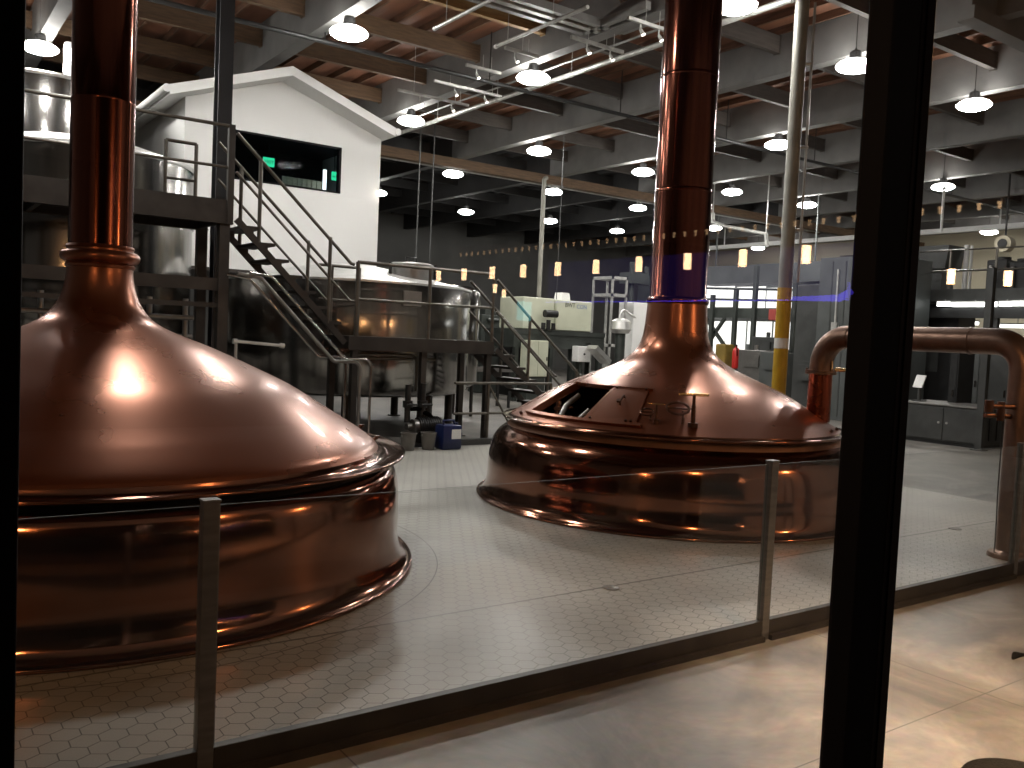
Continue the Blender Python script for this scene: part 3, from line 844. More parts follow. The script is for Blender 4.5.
guard(up, [(3.02, YF, ZU), (3.42, YF, ZU)], 0.92, 0.42)
b = B(); box(b, 3.58, 3.66, YN - 0.02, YN + 0.06, ZU - 0.21, ZU + 1.07, 0.004); obj('corner_post', b, 'platform_steel', up, smooth=False)

lp = thing('steel_platform', 'lower steel landing with pipe rails in front of the wide steel tank', 'platform', (6.5, YN, 0), 'steel work platforms')
ZL = 1.6
b = B(); box(b, 5.36, 7.86, YN, YF, ZL - 0.04, ZL); obj('deck', b, 'platform_steel', lp, smooth=False)
b = B()
for y in (YN, YF - 0.05):
    box(b, 5.36, 7.86, y, y + 0.05, ZL - 0.2, ZL - 0.04); box(b, 5.36, 7.86, y - 0.02, y + 0.07, ZL - 0.2, ZL - 0.185)
for x in (5.36, 6.2, 7.0, 7.8):
    box(b, x, x + 0.06, YN + 0.05, YF - 0.05, ZL - 0.18, ZL - 0.04)
obj('edge_beam', b, 'platform_steel', lp, smooth=False)
for x, y in ((5.47, YN + 0.05), (6.62, YN + 0.08), (7.78, YN + 0.05), (5.47, YF - 0.06), (7.78, YF - 0.06)):
    b = B(); box(b, x - 0.045, x + 0.045, y - 0.045, y + 0.045, 0, ZL - 0.2); box(b, x - 0.09, x + 0.09, y - 0.09, y + 0.09, 0, 0.015); obj('leg', b, 'platform_steel', lp, smooth=False)
guard(lp, [(5.47, YN + 0.02, ZL), (7.82, YN + 0.02, ZL)], 1.06, 0.53, [(5.47, YN + 0.02, ZL), (6.66, YN + 0.02, ZL), (7.82, YN + 0.02, ZL)], r=0.026)
guard(lp, [(5.25, YF - 0.02, ZL), (5.9, YF - 0.02, ZL)], 1.04, 0.53, [(5.45, YF - 0.02, ZL), (5.9, YF - 0.02, ZL)])
b = B()
tube(b, [(5.55, YN + 0.35, ZL - 0.32), (7.0, YN + 0.35, ZL - 0.32)] , 0.025, 10)
tube(b, [Vector((5.4, YN + 0.22, ZL - 0.26))] + bend((5.4, YN + 0.22, ZL - 0.26), (6.6, YN + 0.22, ZL - 0.26), (6.6, YN + 0.22, 0.8), 0.12) + [Vector((6.6, YN + 0.22, 0.8))], 0.025, 10)
obj('drain_line', b, 'rail_steel', lp)


def staircase(name, label, x0, z0, x1, z1, n, xr):
    """Open-tread steel stair running along X from (x0,z0) down to (x1,z1)."""
    t = thing(name, label, 'staircase', ((x0 + x1) / 2, YN, min(z0, z1)), 'open steel staircases')
    y0, y1 = YN + 0.04, YF - 0.07
    for y in (y0, y1):
        b = B(); bar(b, (x0, y, z0 - 0.13), (x1, y, z1 - 0.10 if z1 > 0.05 else z1 + 0.04), 0.045, 0.085); obj('stringer', b, 'platform_steel', t, smooth=False)
    for k in range(1, n):
        f = k / n
        x, z = x0 + (x1 - x0) * f, z0 + (z1 - z0) * f
        b = B(); box(b, x - 0.13, x + 0.13, y0 - 0.02, y1 + 0.02, z - 0.04, z)
        for y in (y0, y1):
            box(b, x - 0.03, x + 0.03, y - 0.012, y + 0.012, z - 0.16, z - 0.04)
        obj('tread', b, 'platform_steel', t, smooth=False)
    sl = (z0 - z1) / (xr - x0)
    for y in (y0, y1):
        b = B(); tube(b, [(x0 - 0.02, y, z0 + 0.98), (xr - 0.05, y, z1 + 1.03), (xr + (0.0 if z1 < 0.1 else -0.0), y, z1 + 1.02)], 0.023, 10); obj('handrail', b, 'rail_steel', t)
        b = B(); tube(b, [(x0 - 0.02, y, z0 + 0.48), (xr - 0.05, y, z1 + 0.50)], 0.019, 10); obj('mid_rail', b, 'rail_steel', t)
        for f in ((0.18, 0.78) if z1 > 0.1 else (0.35, 0.9)):
            x = x0 + (xr - x0) * f; zs = z0 + (z1 - z0) * min(1, (x - x0) / (x1 - x0)); zr = z0 + 0.98 - (z0 - z1 - 0.05) * f
            b = B(); tube(b, [(x, y, zs - 0.1), (x, y, zr)], 0.026, 10); obj('baluster', b, 'rail_steel', t)
    return t


staircase('steel_staircase', 'open steel staircase from the upper platform down to the landing', 3.72, ZU, 5.31, ZL, 8, 5.42)
staircase('steel_staircase', 'open steel staircase from the landing down to the floor behind the right kettle', 7.92, ZL, 9.80, 0.0, 8, 9.80)

# floor-level pipe guard rail at the foot of the landing
fg = thing('pipe_guardrail', 'low pipe guard rail standing on the floor beside the blue jug', 'railing', (7.67, 11.35, 0))
guard(fg, [(7.05, 11.42, 0.0), (8.9, 11.42, 0.0)], 0.95, 0.48, [(7.67, 11.42, 0.0), (8.9, 11.42, 0.0)], r=0.024)
b = B(); tube(b, [(7.67, 11.42, 0.93), (8.3, 11.42, 0.0)], 0.018, 8); obj('brace', b, 'rail_steel', fg)
b = B(); box(b, 7.05, 9.2, 11.26, 11.38, 0.0, 0.10, 0.008); tag(obj('kerb', b, 'machine_grey', smooth=False), 'dark low kerb along the back edge of the tiles', 'kerb')

# sloping pipes under the upper stair
for k, (p0, p1, r_) in enumerate((((3.85, 11.45, 2.30), (4.85, 11.45, 1.30), 0.022), ((3.98, 11.40, 2.32), (5.05, 11.40, 1.24), 0.026), ((4.12, 11.36, 2.34), (5.2, 11.36, 1.28), 0.02))):
    p0, p1 = Vector(p0), Vector(p1)
    b = B(); a = p0 + Vector((-0.3, 0.0, 0.03)); c = p1 + Vector((0.4, 0, 0.0))
    tube(b, [a] + bend(a, p0, p1, 0.1, 5) + bend(p0, p1, c, 0.1, 5) + bend(p1, c, (c.x, c.y, 0), 0.1, 5) + [Vector((c.x, c.y, 0.0))], r_, 10)
    tag(obj('process_pipe', b, ('stainless', 'stainless_dull', 'stainless')[k]), ('thin bright process pipe sloping below the stair, lowest of three', 'thicker dull process pipe sloping below the stair, middle of three', 'thin bright process pipe sloping below the stair, closest to the treads')[k], 'pipe', 'sloping process pipes')
b = B(); tube(b, [aty(234, 341, 11.3), aty(284, 346, 11.3)], 0.022, 10); tube(b, [aty(233, 341, 11.3), aty(237, 341.4, 11.3)], 0.035, 10); tube(b, [aty(280, 345.5, 11.3), aty(284, 346, 11.3)], 0.035, 10); qq = aty(236, 341, 11.3); tube(b, [qq, (qq.x, qq.y, 0.0)], 0.02, 8)
tag(obj('process_pipe', b, 'stainless_lid'), 'short pale horizontal pipe in the shadow below the stair', 'pipe')

# ------------------------------------------------------------------ tanks
bt = thing('stainless_tank', 'wide low stainless steel tank with a domed lid manway behind the landing', 'tank', (6.78, 14.72, 0), 'stainless tanks')
TC = (6.78, 14.72); TR = 2.18
b = B(); lathe(b, [(TR - 0.25, 0.62), (TR - 0.04, 0.66), (TR, 0.74), (TR, 1.5), (TR + 0.012, 1.505), (TR + 0.012, 1.53), (TR, 1.535), (TR, 2.44), (TR - 0.01, 2.47)], *TC, seg=128); obj('shell', b, 'stainless', bt)
b = B(); lathe(b, [(TR + 0.015, 2.45), (TR + 0.015, 2.485), (TR - 0.04, 2.50), (1.2, 2.70), (0.5, 2.83), (0.0, 2.86)], *TC, seg=128); obj('lid', b, 'stainless_lid', bt)
b = B(); lathe(b, [(0, 0.62), (TR - 0.2, 0.62)], *TC, seg=64); obj('floor_plate', b, 'stainless_dull', bt)
mc = (TC[0] + 0.5, TC[1] - 1.35)
b = B(); lathe(b, [(0.36, 2.55), (0.36, 2.79), (0.39, 2.80), (0.39, 2.83), (0.34, 2.86), (0.0, 2.89)], *mc, seg=48)
mw = obj('manway', b, 'stainless_dull', bt)
b = B(); tube(b, [(mc[0] - 0.1, mc[1], 2.88), (mc[0] - 0.1, mc[1], 2.96), (mc[0] + 0.1, mc[1], 2.96), (mc[0] + 0.1, mc[1], 2.88)], 0.014, 8); obj('lid_handle', b, 'dark_metal', mw)
b = B(); tube(b, [(mc[0] + 0.42, mc[1] - 0.1, 2.62), (mc[0] + 0.42, mc[1] - 0.1, 2.86)], 0.03, 8); obj('lid_clamp', b, 'dark_metal', mw)
b = B(); tube(b, [(mc[0] - 0.42, mc[1] - 0.05, 2.62), (mc[0] - 0.42, mc[1] - 0.05, 2.84)], 0.03, 8); obj('lid_clamp', b, 'dark_metal', mw)
for t in (-2.0, -1.2, -0.4, 0.6, 1.6, 2.6):
    x, y = TC[0] + (TR - 0.3) * math.cos(t), TC[1] + (TR - 0.3) * math.sin(t)
    b = B(); tube(b, [(x, y, 0.0), (x, y, 0.64)], 0.075, 14); tube(b, [(x, y, 0), (x, y, 0.02)], 0.13, 14); obj('leg', b, 'platform_steel', bt)
b = B()   # name plate bracket on the shell
t0 = math.atan2(-TC[1] + 12.6, 7.25 - TC[0])
fp = aty(411, 300, 12.56)
box(b, fp.x - 0.16, fp.x + 0.16, 12.50, 12.56, fp.z - 0.10, fp.z + 0.14); obj('instrument_plate', b, 'stainless_dull', bt, smooth=False)

lt = thing('stainless_tank', 'tall stainless tank rising through the upper platform behind the left kettle stack', 'tank', (2.30, 14.65, 0), 'stainless tanks')
TC2 = (2.30, 14.65); TR2 = 1.62
b = B(); lathe(b, [(0.3, 0.7), (TR2 - 0.05, 1.1), (TR2, 1.2), (TR2, 2.2), (TR2 + 0.02, 2.21), (TR2 + 0.02, 2.25), (TR2, 2.26), (TR2, 3.1), (TR2 + 0.02, 3.11), (TR2 + 0.02, 3.15), (TR2, 3.16), (TR2, 4.0)], *TC2, seg=112); obj('shell', b, 'stainless', lt)
b = B(); lathe(b, [(TR2 + 0.015, 3.96), (TR2 + 0.03, 3.99), (TR2 + 0.015, 4.03), (1.0, 4.22), (0.3, 4.33), (0, 4.35)], *TC2, seg=112); obj('lid', b, 'stainless_lid', lt)
for t in (-2.4, -1.57, -0.7, 0.8, 2.2):
    x, y = TC2[0] + (TR2 - 0.25) * math.cos(t), TC2[1] + (TR2 - 0.25) * math.sin(t)
    b = B(); tube(b, [(x, y, 0), (x, y, 1.15)], 0.07, 12); obj('leg', b, 'platform_steel', lt)
bt3 = thing('stainless_tank', 'tall pale steel tank standing high behind, between the window frame and left stack', 'tank', (2.25, 18.5, 0), 'stainless tanks')
T3 = (2.25, 18.5)
b = B(); lathe(b, [(0.3, 0.8), (1.15, 1.2), (1.2, 1.3), (1.2, 3.4), (1.215, 3.41), (1.215, 3.45), (1.2, 3.46), (1.2, 5.85)], *T3, seg=80); obj('shell', b, 'stainless', bt3)
b = B(); lathe(b, [(1.21, 5.82), (1.22, 5.86), (1.19, 5.90), (0.6, 6.02), (0.0, 6.06)], *T3, seg=80); obj('lid', b, 'stainless_lid', bt3)
vq = aty(70, 62, T3[1] - 0.6)
b = B(); tube(b, [(vq.x, vq.y, 5.9), (vq.x, vq.y, 6.55)], 0.11, 16); lathe(b, [(0.11, 6.55), (0.09, 6.6), (0, 6.62)], vq.x, vq.y, seg=16); obj('vent_pipe', b, 'white_trim', bt3)
for t in (-2.4, -0.8, 0.8, 2.4):
    b = B(); x, y = T3[0] + 1.0 * math.cos(t), T3[1] + 1.0 * math.sin(t); tube(b, [(x, y, 0), (x, y, 1.2)], 0.07, 12); obj('leg', b, 'platform_steel', bt3)
s4 = thing('stainless_tank', 'narrow bright stainless tank standing just right of the wide low tank', 'tank', (9.35, 15.3, 0), 'stainless tanks')
T4 = (9.55, 15.6)
b = B(); lathe(b, [(0.25, 0.5), (0.5, 0.7), (0.52, 0.78), (0.52, 2.55), (0.5, 2.6), (0.3, 2.68), (0, 2.7)], *T4, seg=64); obj('shell', b, 'stainless', s4)
for t in (-2.2, -0.6, 0.9, 2.5):
    b = B(); x, y = T4[0] + 0.42 * math.cos(t), T4[1] + 0.42 * math.sin(t); tube(b, [(x, y, 0), (x, y, 0.75)], 0.035, 10); obj('leg', b, 'platform_steel', s4)
# piping bundle below the upper platform
pm = thing('pipe_manifold', 'dark pipe manifold with valves below the upper platform behind the left kettle', 'pipework', (2.6, 12.05, 0))
for k, z in enumerate((1.75, 1.5, 1.2)):
    b = B(); tube(b, [(-2.5, 12.0 + 0.06 * k, z), (3.3, 12.0 + 0.06 * k, z)], 0.035, 10); obj('pipe', b, 'stainless_dull', pm)
for x in (1.5, 2.1, 2.75, 3.2):
    b = B(); tube(b, [(x, 12.02, 0.0), (x, 12.02, 2.0)], 0.035, 10); tube(b, [(x, 11.93, 1.35), (x, 12.1, 1.35)], 0.07, 12); tube(b, [(x - 0.1, 11.9, 1.42), (x + 0.1, 11.9, 1.42)], 0.012, 8); obj('riser', b, 'stainless_dull', pm)

# ------------------------------------------------------------------ pump, buckets, blue jug under the landing
pu = thing('transfer_pump', 'dark pump with valved pipes under the landing beside the blue jug', 'pump', (6.65, 11.95, 0))
b = B(); tube(b, [(6.42, 11.42, 0.30), (6.80, 11.42, 0.30)], 0.135, 20); tube(b, [(6.80, 11.42, 0.30), (6.88, 11.42, 0.30)], [0.135, 0.06], 20)
for k in range(9):
    x = 6.45 + 0.038 * k; tube(b, [(x, 11.42, 0.30), (x + 0.01, 11.42, 0.30)], 0.148, 20)
obj('motor', b, 'dark_metal', pu)
b = B(); tube(b, [(6.34, 11.42, 0.30), (6.42, 11.42, 0.30)], 0.11, 20); tube(b, [(6.24, 11.42, 0.30), (6.34, 11.42, 0.30)], 0.05, 12); obj('pump_head', b, 'stainless_dull', pu)
b = B(); box(b, 6.28, 6.9, 11.30, 11.54, 0.0, 0.05); box(b, 6.5, 6.56, 11.33, 11.5, 0.05, 0.2); box(b, 6.7, 6.76, 11.33, 11.5, 0.05, 0.2); obj('base_plate', b, 'dark_metal', pu, smooth=False)
for x, top in ((6.27, 0.72), (6.52, 0.74)):
    b = B(); tube(b, [(x, 11.46, 0.36), (x, 11.46, top + 0.2)], 0.045, 12); tube(b, [(x, 11.46, 0.58), (x, 11.46, 0.68)], 0.075, 14); tube(b, [(x, 11.32, 0.63), (x, 11.46, 0.63)], 0.02, 8); tube(b, [(x - 0.09, 11.32, 0.63), (x + 0.09, 11.32, 0.63)], 0.016, 8)
    obj('valve', b, 'dark_metal', pu)
b = B(); tube(b, [(6.27, 11.46, 0.56), (6.52, 11.46, 0.56)], 0.035, 10); tube(b, [Vector((6.52, 11.46, 0.5))] + [Vector((6.55 + 0.2 * t, 11.4, 0.5 - 0.25 * t * t)) for t in np.linspace(0, 1, 6)], 0.03, 10); obj('hose', b, 'black_rubber', pu)
for x, y, lab in ((6.05, 11.0, 'grey bucket under the landing, touching distance left of the pump'), (6.38, 11.0, 'grey bucket under the landing between the pump and the blue jug')):
    t = thing('bucket', lab, 'bucket', (x, y, 0.012), 'grey buckets')
    b = B(); lathe(b, [(0, 0.02), (0.085, 0.012), (0.115, 0.25), (0.122, 0.252), (0.122, 0.262), (0.112, 0.262), (0.083, 0.03), (0, 0.03)], x, y, seg=32); obj('body', b, 'bucket_white', t)
    b = B(); tube(b, [(x + 0.118 * math.cos(a), y - 0.02, 0.24 + 0.07 * -math.sin(a)) for a in np.linspace(0, PI, 10)], 0.004, 6); obj('handle', b, 'galvanised', t)
jx_, jy_ = 6.70, 10.98
jg = thing('plastic_jug', 'dark blue plastic jug with a white label standing on the tiles', 'jug', (jx_, jy_, 0.012))
b = B(); box(b, jx_ - 0.16, jx_ + 0.16, jy_ - 0.13, jy_ + 0.13, 0.012, 0.37, 0.03); obj('body', b, 'blue_plastic', jg)
b = B(); tube(b, [(jx_ - 0.09, jy_, 0.36), (jx_ - 0.09, jy_, 0.43), (jx_ + 0.08, jy_, 0.43), (jx_ + 0.11, jy_, 0.36)], 0.018, 10); obj('handle', b, 'blue_plastic', jg)
b = B(); tube(b, [(jx_ + 0.13, jy_, 0.36), (jx_ + 0.13, jy_, 0.40)], 0.03, 14); obj('cap', b, 'blue_plastic', jg)
b = B(); box(b, jx_ - 0.02, jx_ + 0.14, jy_ - 0.1325, jy_ - 0.129, 0.17, 0.31); obj('paper_label', b, 'paper_white', jg, smooth=False)
b = B(); tube(b, [(jx_ + 0.15, jy_ - 0.02, 0.20), (jx_ + 0.21, jy_ - 0.02, 0.20), (jx_ + 0.21, jy_ - 0.02, 0.25)], 0.018, 10); obj('spout', b, 'blue_plastic', jg)

# ------------------------------------------------------------------ white cabin on the mezzanine
HY = 16.55
hp = aty(293, 66, HY - 0.55); he = aty(396, 128, HY - 0.55); hr = aty(379, 200, HY).x; hl = aty(185, 120, HY).x
cb = thing('control_cabin', 'white gabled control cabin with a dark window standing above the tanks', 'cabin', (hp.x, HY, 2.72))
slope = (hp.z - he.z) / (he.x - hp.x)
ez = he.z                                     # eave level of the trim's top edge
zb, dep = 2.72, 5.0
wl = aty(233, 150, HY).x; wr = aty(341, 170, HY).x
wt = (aty(341, 149, HY).z + aty(235, 128, HY).z) / 2; wb = (aty(340, 194, HY).z + aty(235, 179, HY).z) / 2
roof_z = lambda x: hp.z - 0.16 - slope * abs(x - hp.x)
b = B()
fr = lambda u, v, w_: (u, HY + w_, v)
# front wall around the window opening
prism(b, [(hl, zb), (wl, zb), (wl, roof_z(wl)), (hl, roof_z(hl))], 0.15, fr)
prism(b, [(wr, zb), (hr, zb), (hr, roof_z(hr)), (wr, roof_z(wr))], 0.15, fr)
prism(b, [(wl, zb), (wr, zb), (wr, wb), (wl, wb)], 0.15, fr)
prism(b, [(wl, wt), (wr, wt), (wr, roof_z(wr)), (hp.x, roof_z(hp.x)), (wl, roof_z(wl))], 0.15, fr)
# side and back walls
box(b, hl, hl + 0.15, HY + 0.15, HY + dep, zb, roof_z(hl)); box(b, hr - 0.15, hr, HY + 0.15, HY + dep, zb, roof_z(hr)); box(b, hl, hr, HY + dep, HY + dep + 0.15, zb, roof_z(hr))
obj('wall', b, 'white_paint', cb, smooth=False)
b = B()
ex = he.x - hp.x
for s in (-1, 1):
    prism(b, [(hp.x, hp.z), (hp.x + s * ex, ez), (hp.x + s * ex, ez - 0.17), (hp.x, hp.z - 0.17)], dep + 0.8, lambda u, v, w_: (u, HY - 0.55 + w_, v))
rf = obj('roof', b, 'white_trim', cb, smooth=False)
b = B()
for s in (-1, 1):
    tube(b, [(hp.x + s * (ex + 0.05), HY - 0.56, ez - 0.07), (hp.x + s * (ex + 0.05), HY + dep, ez - 0.07)], 0.07, 12)
obj('gutter', b, 'white_trim', rf)
b = B(); box(b, hl, hr, HY, HY + dep, zb - 0.06, zb); obj('floor_slab', b, 'platform_steel', cb, smooth=False)
for x in (hl + 0.1, hr - 0.1):
    for y in (HY + 0.9, HY + dep - 0.1):
        b = B(); box(b, x - 0.08, x + 0.08, y - 0.08, y + 0.08, 0, zb - 0.06); obj('leg', b, 'platform_steel', cb, smooth=False)
b = B(); box(b, wl, wr, HY + 0.06, HY + 0.068, wb, wt); pane = obj('window_pane', b, 'cabin_glass', cb, smooth=False)
b = B(); box(b, wl, wr, HY - 0.01, HY + 0.1, wb, wb + 0.035); box(b, wl, wr, HY - 0.01, HY + 0.1, wt - 0.035, wt); box(b, wl, wl + 0.04, HY - 0.01, HY + 0.1, wb, wt); box(b, wr - 0.05, wr, HY - 0.01, HY + 0.1, wb, wt); obj('window_frame', b, 'mullion_black', cb, smooth=False)
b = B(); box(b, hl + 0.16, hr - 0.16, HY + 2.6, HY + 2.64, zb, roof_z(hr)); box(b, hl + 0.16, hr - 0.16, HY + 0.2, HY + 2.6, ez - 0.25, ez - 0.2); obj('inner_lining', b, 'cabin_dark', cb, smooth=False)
# things in the cabin window
for px, py, lab in ((269, 162, 'green exit sign glowing inside the cabin window, the larger one near the rail'), (334.5, 176, 'green exit sign at the far edge of the cabin window')):
    q = aty(px, py, HY + 0.35); wd = 0.11 if px < 300 else 0.055
    t = thing('exit_sign', lab, 'sign', (q.x, HY + 0.35, q.z - 0.08), 'exit signs')
    b = B(); box(b, q.x - wd, q.x + wd, HY + 0.35, HY + 0.38, q.z - 0.085, q.z + 0.085, 0.004); obj('sign_body', b, 'exit_green', t, smooth=False)
    text_mesh('lettering', 'EXIT', 0.09 if px < 300 else 0.045, lambda x, y, z, q=q, wd=wd: (q.x - wd * 0.84 + x, HY + 0.346 - z, q.z - 0.03 + y), 'sign_green', t)
    b = B(); tube(b, [(q.x, HY + 0.37, q.z + 0.08), (q.x, HY + 0.37, ez - 0.255)], 0.008, 6); obj('hanger', b, 'dark_metal', t)
q0, q1 = aty(283, 176, HY + 1.2), aty(322, 190, HY + 1.2)
b = B(); box(b, q0.x, q1.x, HY + 1.2, HY + 1.24, zb + 0.003, q0.z)
for k in range(9):
    x = q0.x + (q1.x - q0.x) * k / 8; box(b, x - 0.02, x + 0.02, HY + 1.17, HY + 1.2, zb + 0.003, q0.z)
tag(obj('slatted_screen', b, 'wall_cream', smooth=False), 'beige slatted screen inside the cabin window', 'screen')
q0, q1 = aty(325, 170, HY + 0.9), aty(329, 190, HY + 0.9)
b = B(); tube(b, [(q0.x, HY + 0.9, q1.z - 0.3), (q0.x, HY + 0.9, q0.z)], 0.035, 12); tube(b, [(q0.x, HY + 0.95, zb + 0.003), (q0.x, HY + 0.95, q1.z - 0.3)], 0.015, 8); tube(b, [(q0.x, HY + 1.05, zb + 0.003), (q0.x, HY + 1.05, zb + 0.02)], 0.1, 14)
tag(obj('tube_lamp', b, 'white_glow'), 'bright upright tube lamp inside the cabin window', 'lamp')
q0 = aty(312, 190, HY + 0.6)
b = B(); box(b, q0.x - 0.5, q0.x + 0.4, HY + 0.4, HY + 0.8, zb + 0.003, q0.z - 0.142); tag(obj('desk', b, 'cabin_dark', smooth=False), 'dark desk below the cabin window', 'desk')
b = B(); lathe(b, [(0, q0.z - 0.14), (0.14, q0.z - 0.14), (0.15, q0.z - 0.1), (0.10, q0.z - 0.03), (0.0, q0.z - 0.01)], q0.x, HY + 0.65, seg=24); tag(obj('white_bowl', b, 'paper_white'), 'small white dome on the desk inside the cabin window', 'bowl')
b = B(); q = aty(381, 194, HY - 0.1); tube(b, [(hr - 0.03, HY - 0.003, q.z), (hr - 0.03, HY - 0.08, q.z)], 0.015, 10); lathe(b, [(0, q.z - 0.04), (0.028, q.z - 0.02), (0.028, q.z + 0.02), (0, q.z + 0.04)], hr - 0.03, HY - 0.10, seg=16)
tag(obj('wall_lamp', b, 'lamp_spot'), 'tiny round lamp on the right corner of the white cabin', 'lamp')

# ------------------------------------------------------------------ high-bay lights
ZLAMP = 6.35


def make_highbay():
    t = thing('high_bay_light', 'x', 'ceiling light')
    b = B(); lathe(b, [(0.0, 0.24), (0.07, 0.24), (0.09, 0.22), (0.10, 0.10), (0.14, 0.085), (0.0, 0.085)], seg=40); obj('housing', b, 'dark_metal', t)
    b = B(); lathe(b, [(0.142, 0.085), (0.21, 0.072), (0.27, 0.04), (0.30, 0.0)], seg=40); obj('refractor', b, 'lamp_refractor', t)
    b = B(); lathe(b, [(0.30, 0.0), (0.29, -0.025), (0.24, -0.06), (0.15, -0.085), (0.07, -0.095), (0.0, -0.098)], seg=40); obj('lens', b, 'lamp_white', t)
    b = B(); tube(b, [(0, 0, 0.24), (0, 0, 1.04)], 0.008, 6); tube(b, [(0.03 * math.cos(a), 0, 0.26 + 0.03 * math.sin(a)) for a in np.linspace(0, 2 * PI, 12, endpoint=False)], 0.006, 6, closed=True); obj('hanger', b, 'dark_metal', t)
    return t


LAMPS = [
    (40, 48, 'round high-bay light between the window frame and the left copper stack'),
    (349, 33, 'big round high-bay light high above the white cabin roof'),
    (533, 78, 'big round high-bay light under the long pale ceiling conduit'),
    (735, 5, 'high-bay light touching the picture top beside the right copper stack'),
    (855, 66, 'high-bay light right beside the black window mullion, high up'),
    (974, 105, 'large high-bay light to the right of the black mullion, the highest there'),
    (778, 145, 'high-bay light touching the left side of the pale upright pole'),
    (732, 192, 'high-bay light between the right copper stack and the pale pole'),
    (807, 205, 'high-bay light just to the right of the pale upright pole'),
    (943, 187, 'high-bay light with a thin rod below it, right of the black mullion'),
    (989, 232, 'wide high-bay light in front of the cream wall at the right'),
    (539, 151, 'high-bay light hanging alone below the big ceiling girder, mid-picture'),
    (643, 172, 'high-bay light half touching the left edge of the right copper stack'),
    (638, 208, 'high-bay light left of the right stack, second one up along it'),
    (553, 192, 'high-bay light at the head of the thin white post'),
    (453, 174, 'high-bay light above the landing, nearest to the white cabin wall'),
    (466, 212, 'small far high-bay light over the wide low tank'),
    (550, 221, 'small far high-bay light touching the thin white post'),
    (617, 231, 'small far high-bay light, the lowest one left of the right stack'),
    (411, 121, 'high-bay light at the tip of the white cabin eave'),
    (714, 228, 'far high-bay light below the bent white pipe, beside the right stack'),
    (758, 248, 'far high-bay light over the grey beam between stack and pole'),
    (378, 193, 'sliver of a far high-bay light peeping past the white cabin corner'),
]
hb = make_highbay()
first = True
for px, py, lab in LAMPS:
    o = hb if first else copy_tree(hb)
    first = False
    q = atz(px, py, ZLAMP)
    o.location = q; o['label'] = lab; o['category'] = 'ceiling light'; o['group'] = 'high-bay lights'
for x, y in ((2.2, 8.8), (2.2, 13.1), (-1.4, 13.1), (-1.4, 17.7), (33.4, 8.6), (33.4, 12.4)):  # some extend the lamp grid; others added to brighten dome and cream wall
    o = copy_tree(hb); o.location = (x, y, ZLAMP); o['label'] = 'high-bay light outside the picture, unseen itself, lighting the hall and the copper'; o['group'] = 'high-bay lights above the frame'

# ------------------------------------------------------------------ ceiling services
cd = thing('ceiling_conduit', 'long pale straight conduit hung below the girders, from cabin eave to right stack', 'conduit', (10.1, 13, 6.5))
q0, q1 = atz(413, 127, 6.5), atz(797, 0, 6.5)
xm = (q0.x + q1.x) / 2
b = B(); tube(b, [(xm, q0.y + 1.0, 6.5), (xm, q1.y - 0.4, 6.5)], 0.045, 12); obj('pipe', b, 'galvanised', cd)
for y in np.arange(8, 19, 2.4):
    b = B(); tube(b, [(xm, y, 6.53), (xm, y, 7.38)], 0.008, 6); tube(b, [(xm, y - 0.02, 6.5), (xm, y + 0.02, 6.5)], 0.055, 12); obj('hanger', b, 'galvanised', cd)
cd = thing('ceiling_conduit', 'thin conduit running beside the long pale one, a little higher', 'conduit', (9.2, 13, 6.6))
q0, q1 = atz(467, 104, 6.55), atz(610, 40, 6.55); xm = (q0.x + q1.x) / 2
b = B(); tube(b, [(xm, q0.y + 2.0, 6.55), (xm, q1.y - 2.5, 6.55)], 0.02, 10); obj('pipe', b, 'duct_grey', cd)
for y in np.arange(9, 18, 2.4):
    b = B(); tube(b, [(xm, y, 6.57), (xm, y, 7.38)], 0.006, 6); obj('hanger', b, 'galvanised', cd)
cd = thing('ceiling_conduit', 'grey pipe crossing the dark ceiling behind the cabin towards the right stack', 'conduit', (16, 21.45, 6.45))
q0 = atz(470, 170, 6.42)
b = B(); tube(b, [(5.0, q0.y, 6.42), (30.0, q0.y, 6.42)], 0.09, 14); obj('pipe', b, 'galvanised', cd)
for x in np.arange(6, 30, 3.6):
    b = B(); tube(b, [(x, q0.y, 6.5), (x, q0.y, 7.38)], 0.01, 6); obj('hanger', b, 'galvanised', cd)
cd = thing('sprinkler_pipe', 'dark sprinkler pipe crossing under the girders between the two stacks', 'pipe', (9, 14.15, 6.45))
b = B(); tube(b, [(-5.5, 14.12, 6.45), (36, 14.12, 6.45)], 0.04, 12); obj('pipe', b, 'dark_metal', cd)
for x in np.arange(-4, 36, 3.3):
    b = B(); tube(b, [(x, 14.12, 6.49), (x, 14.12, 7.38)], 0.012, 6); obj('hanger', b, 'dark_metal', cd)
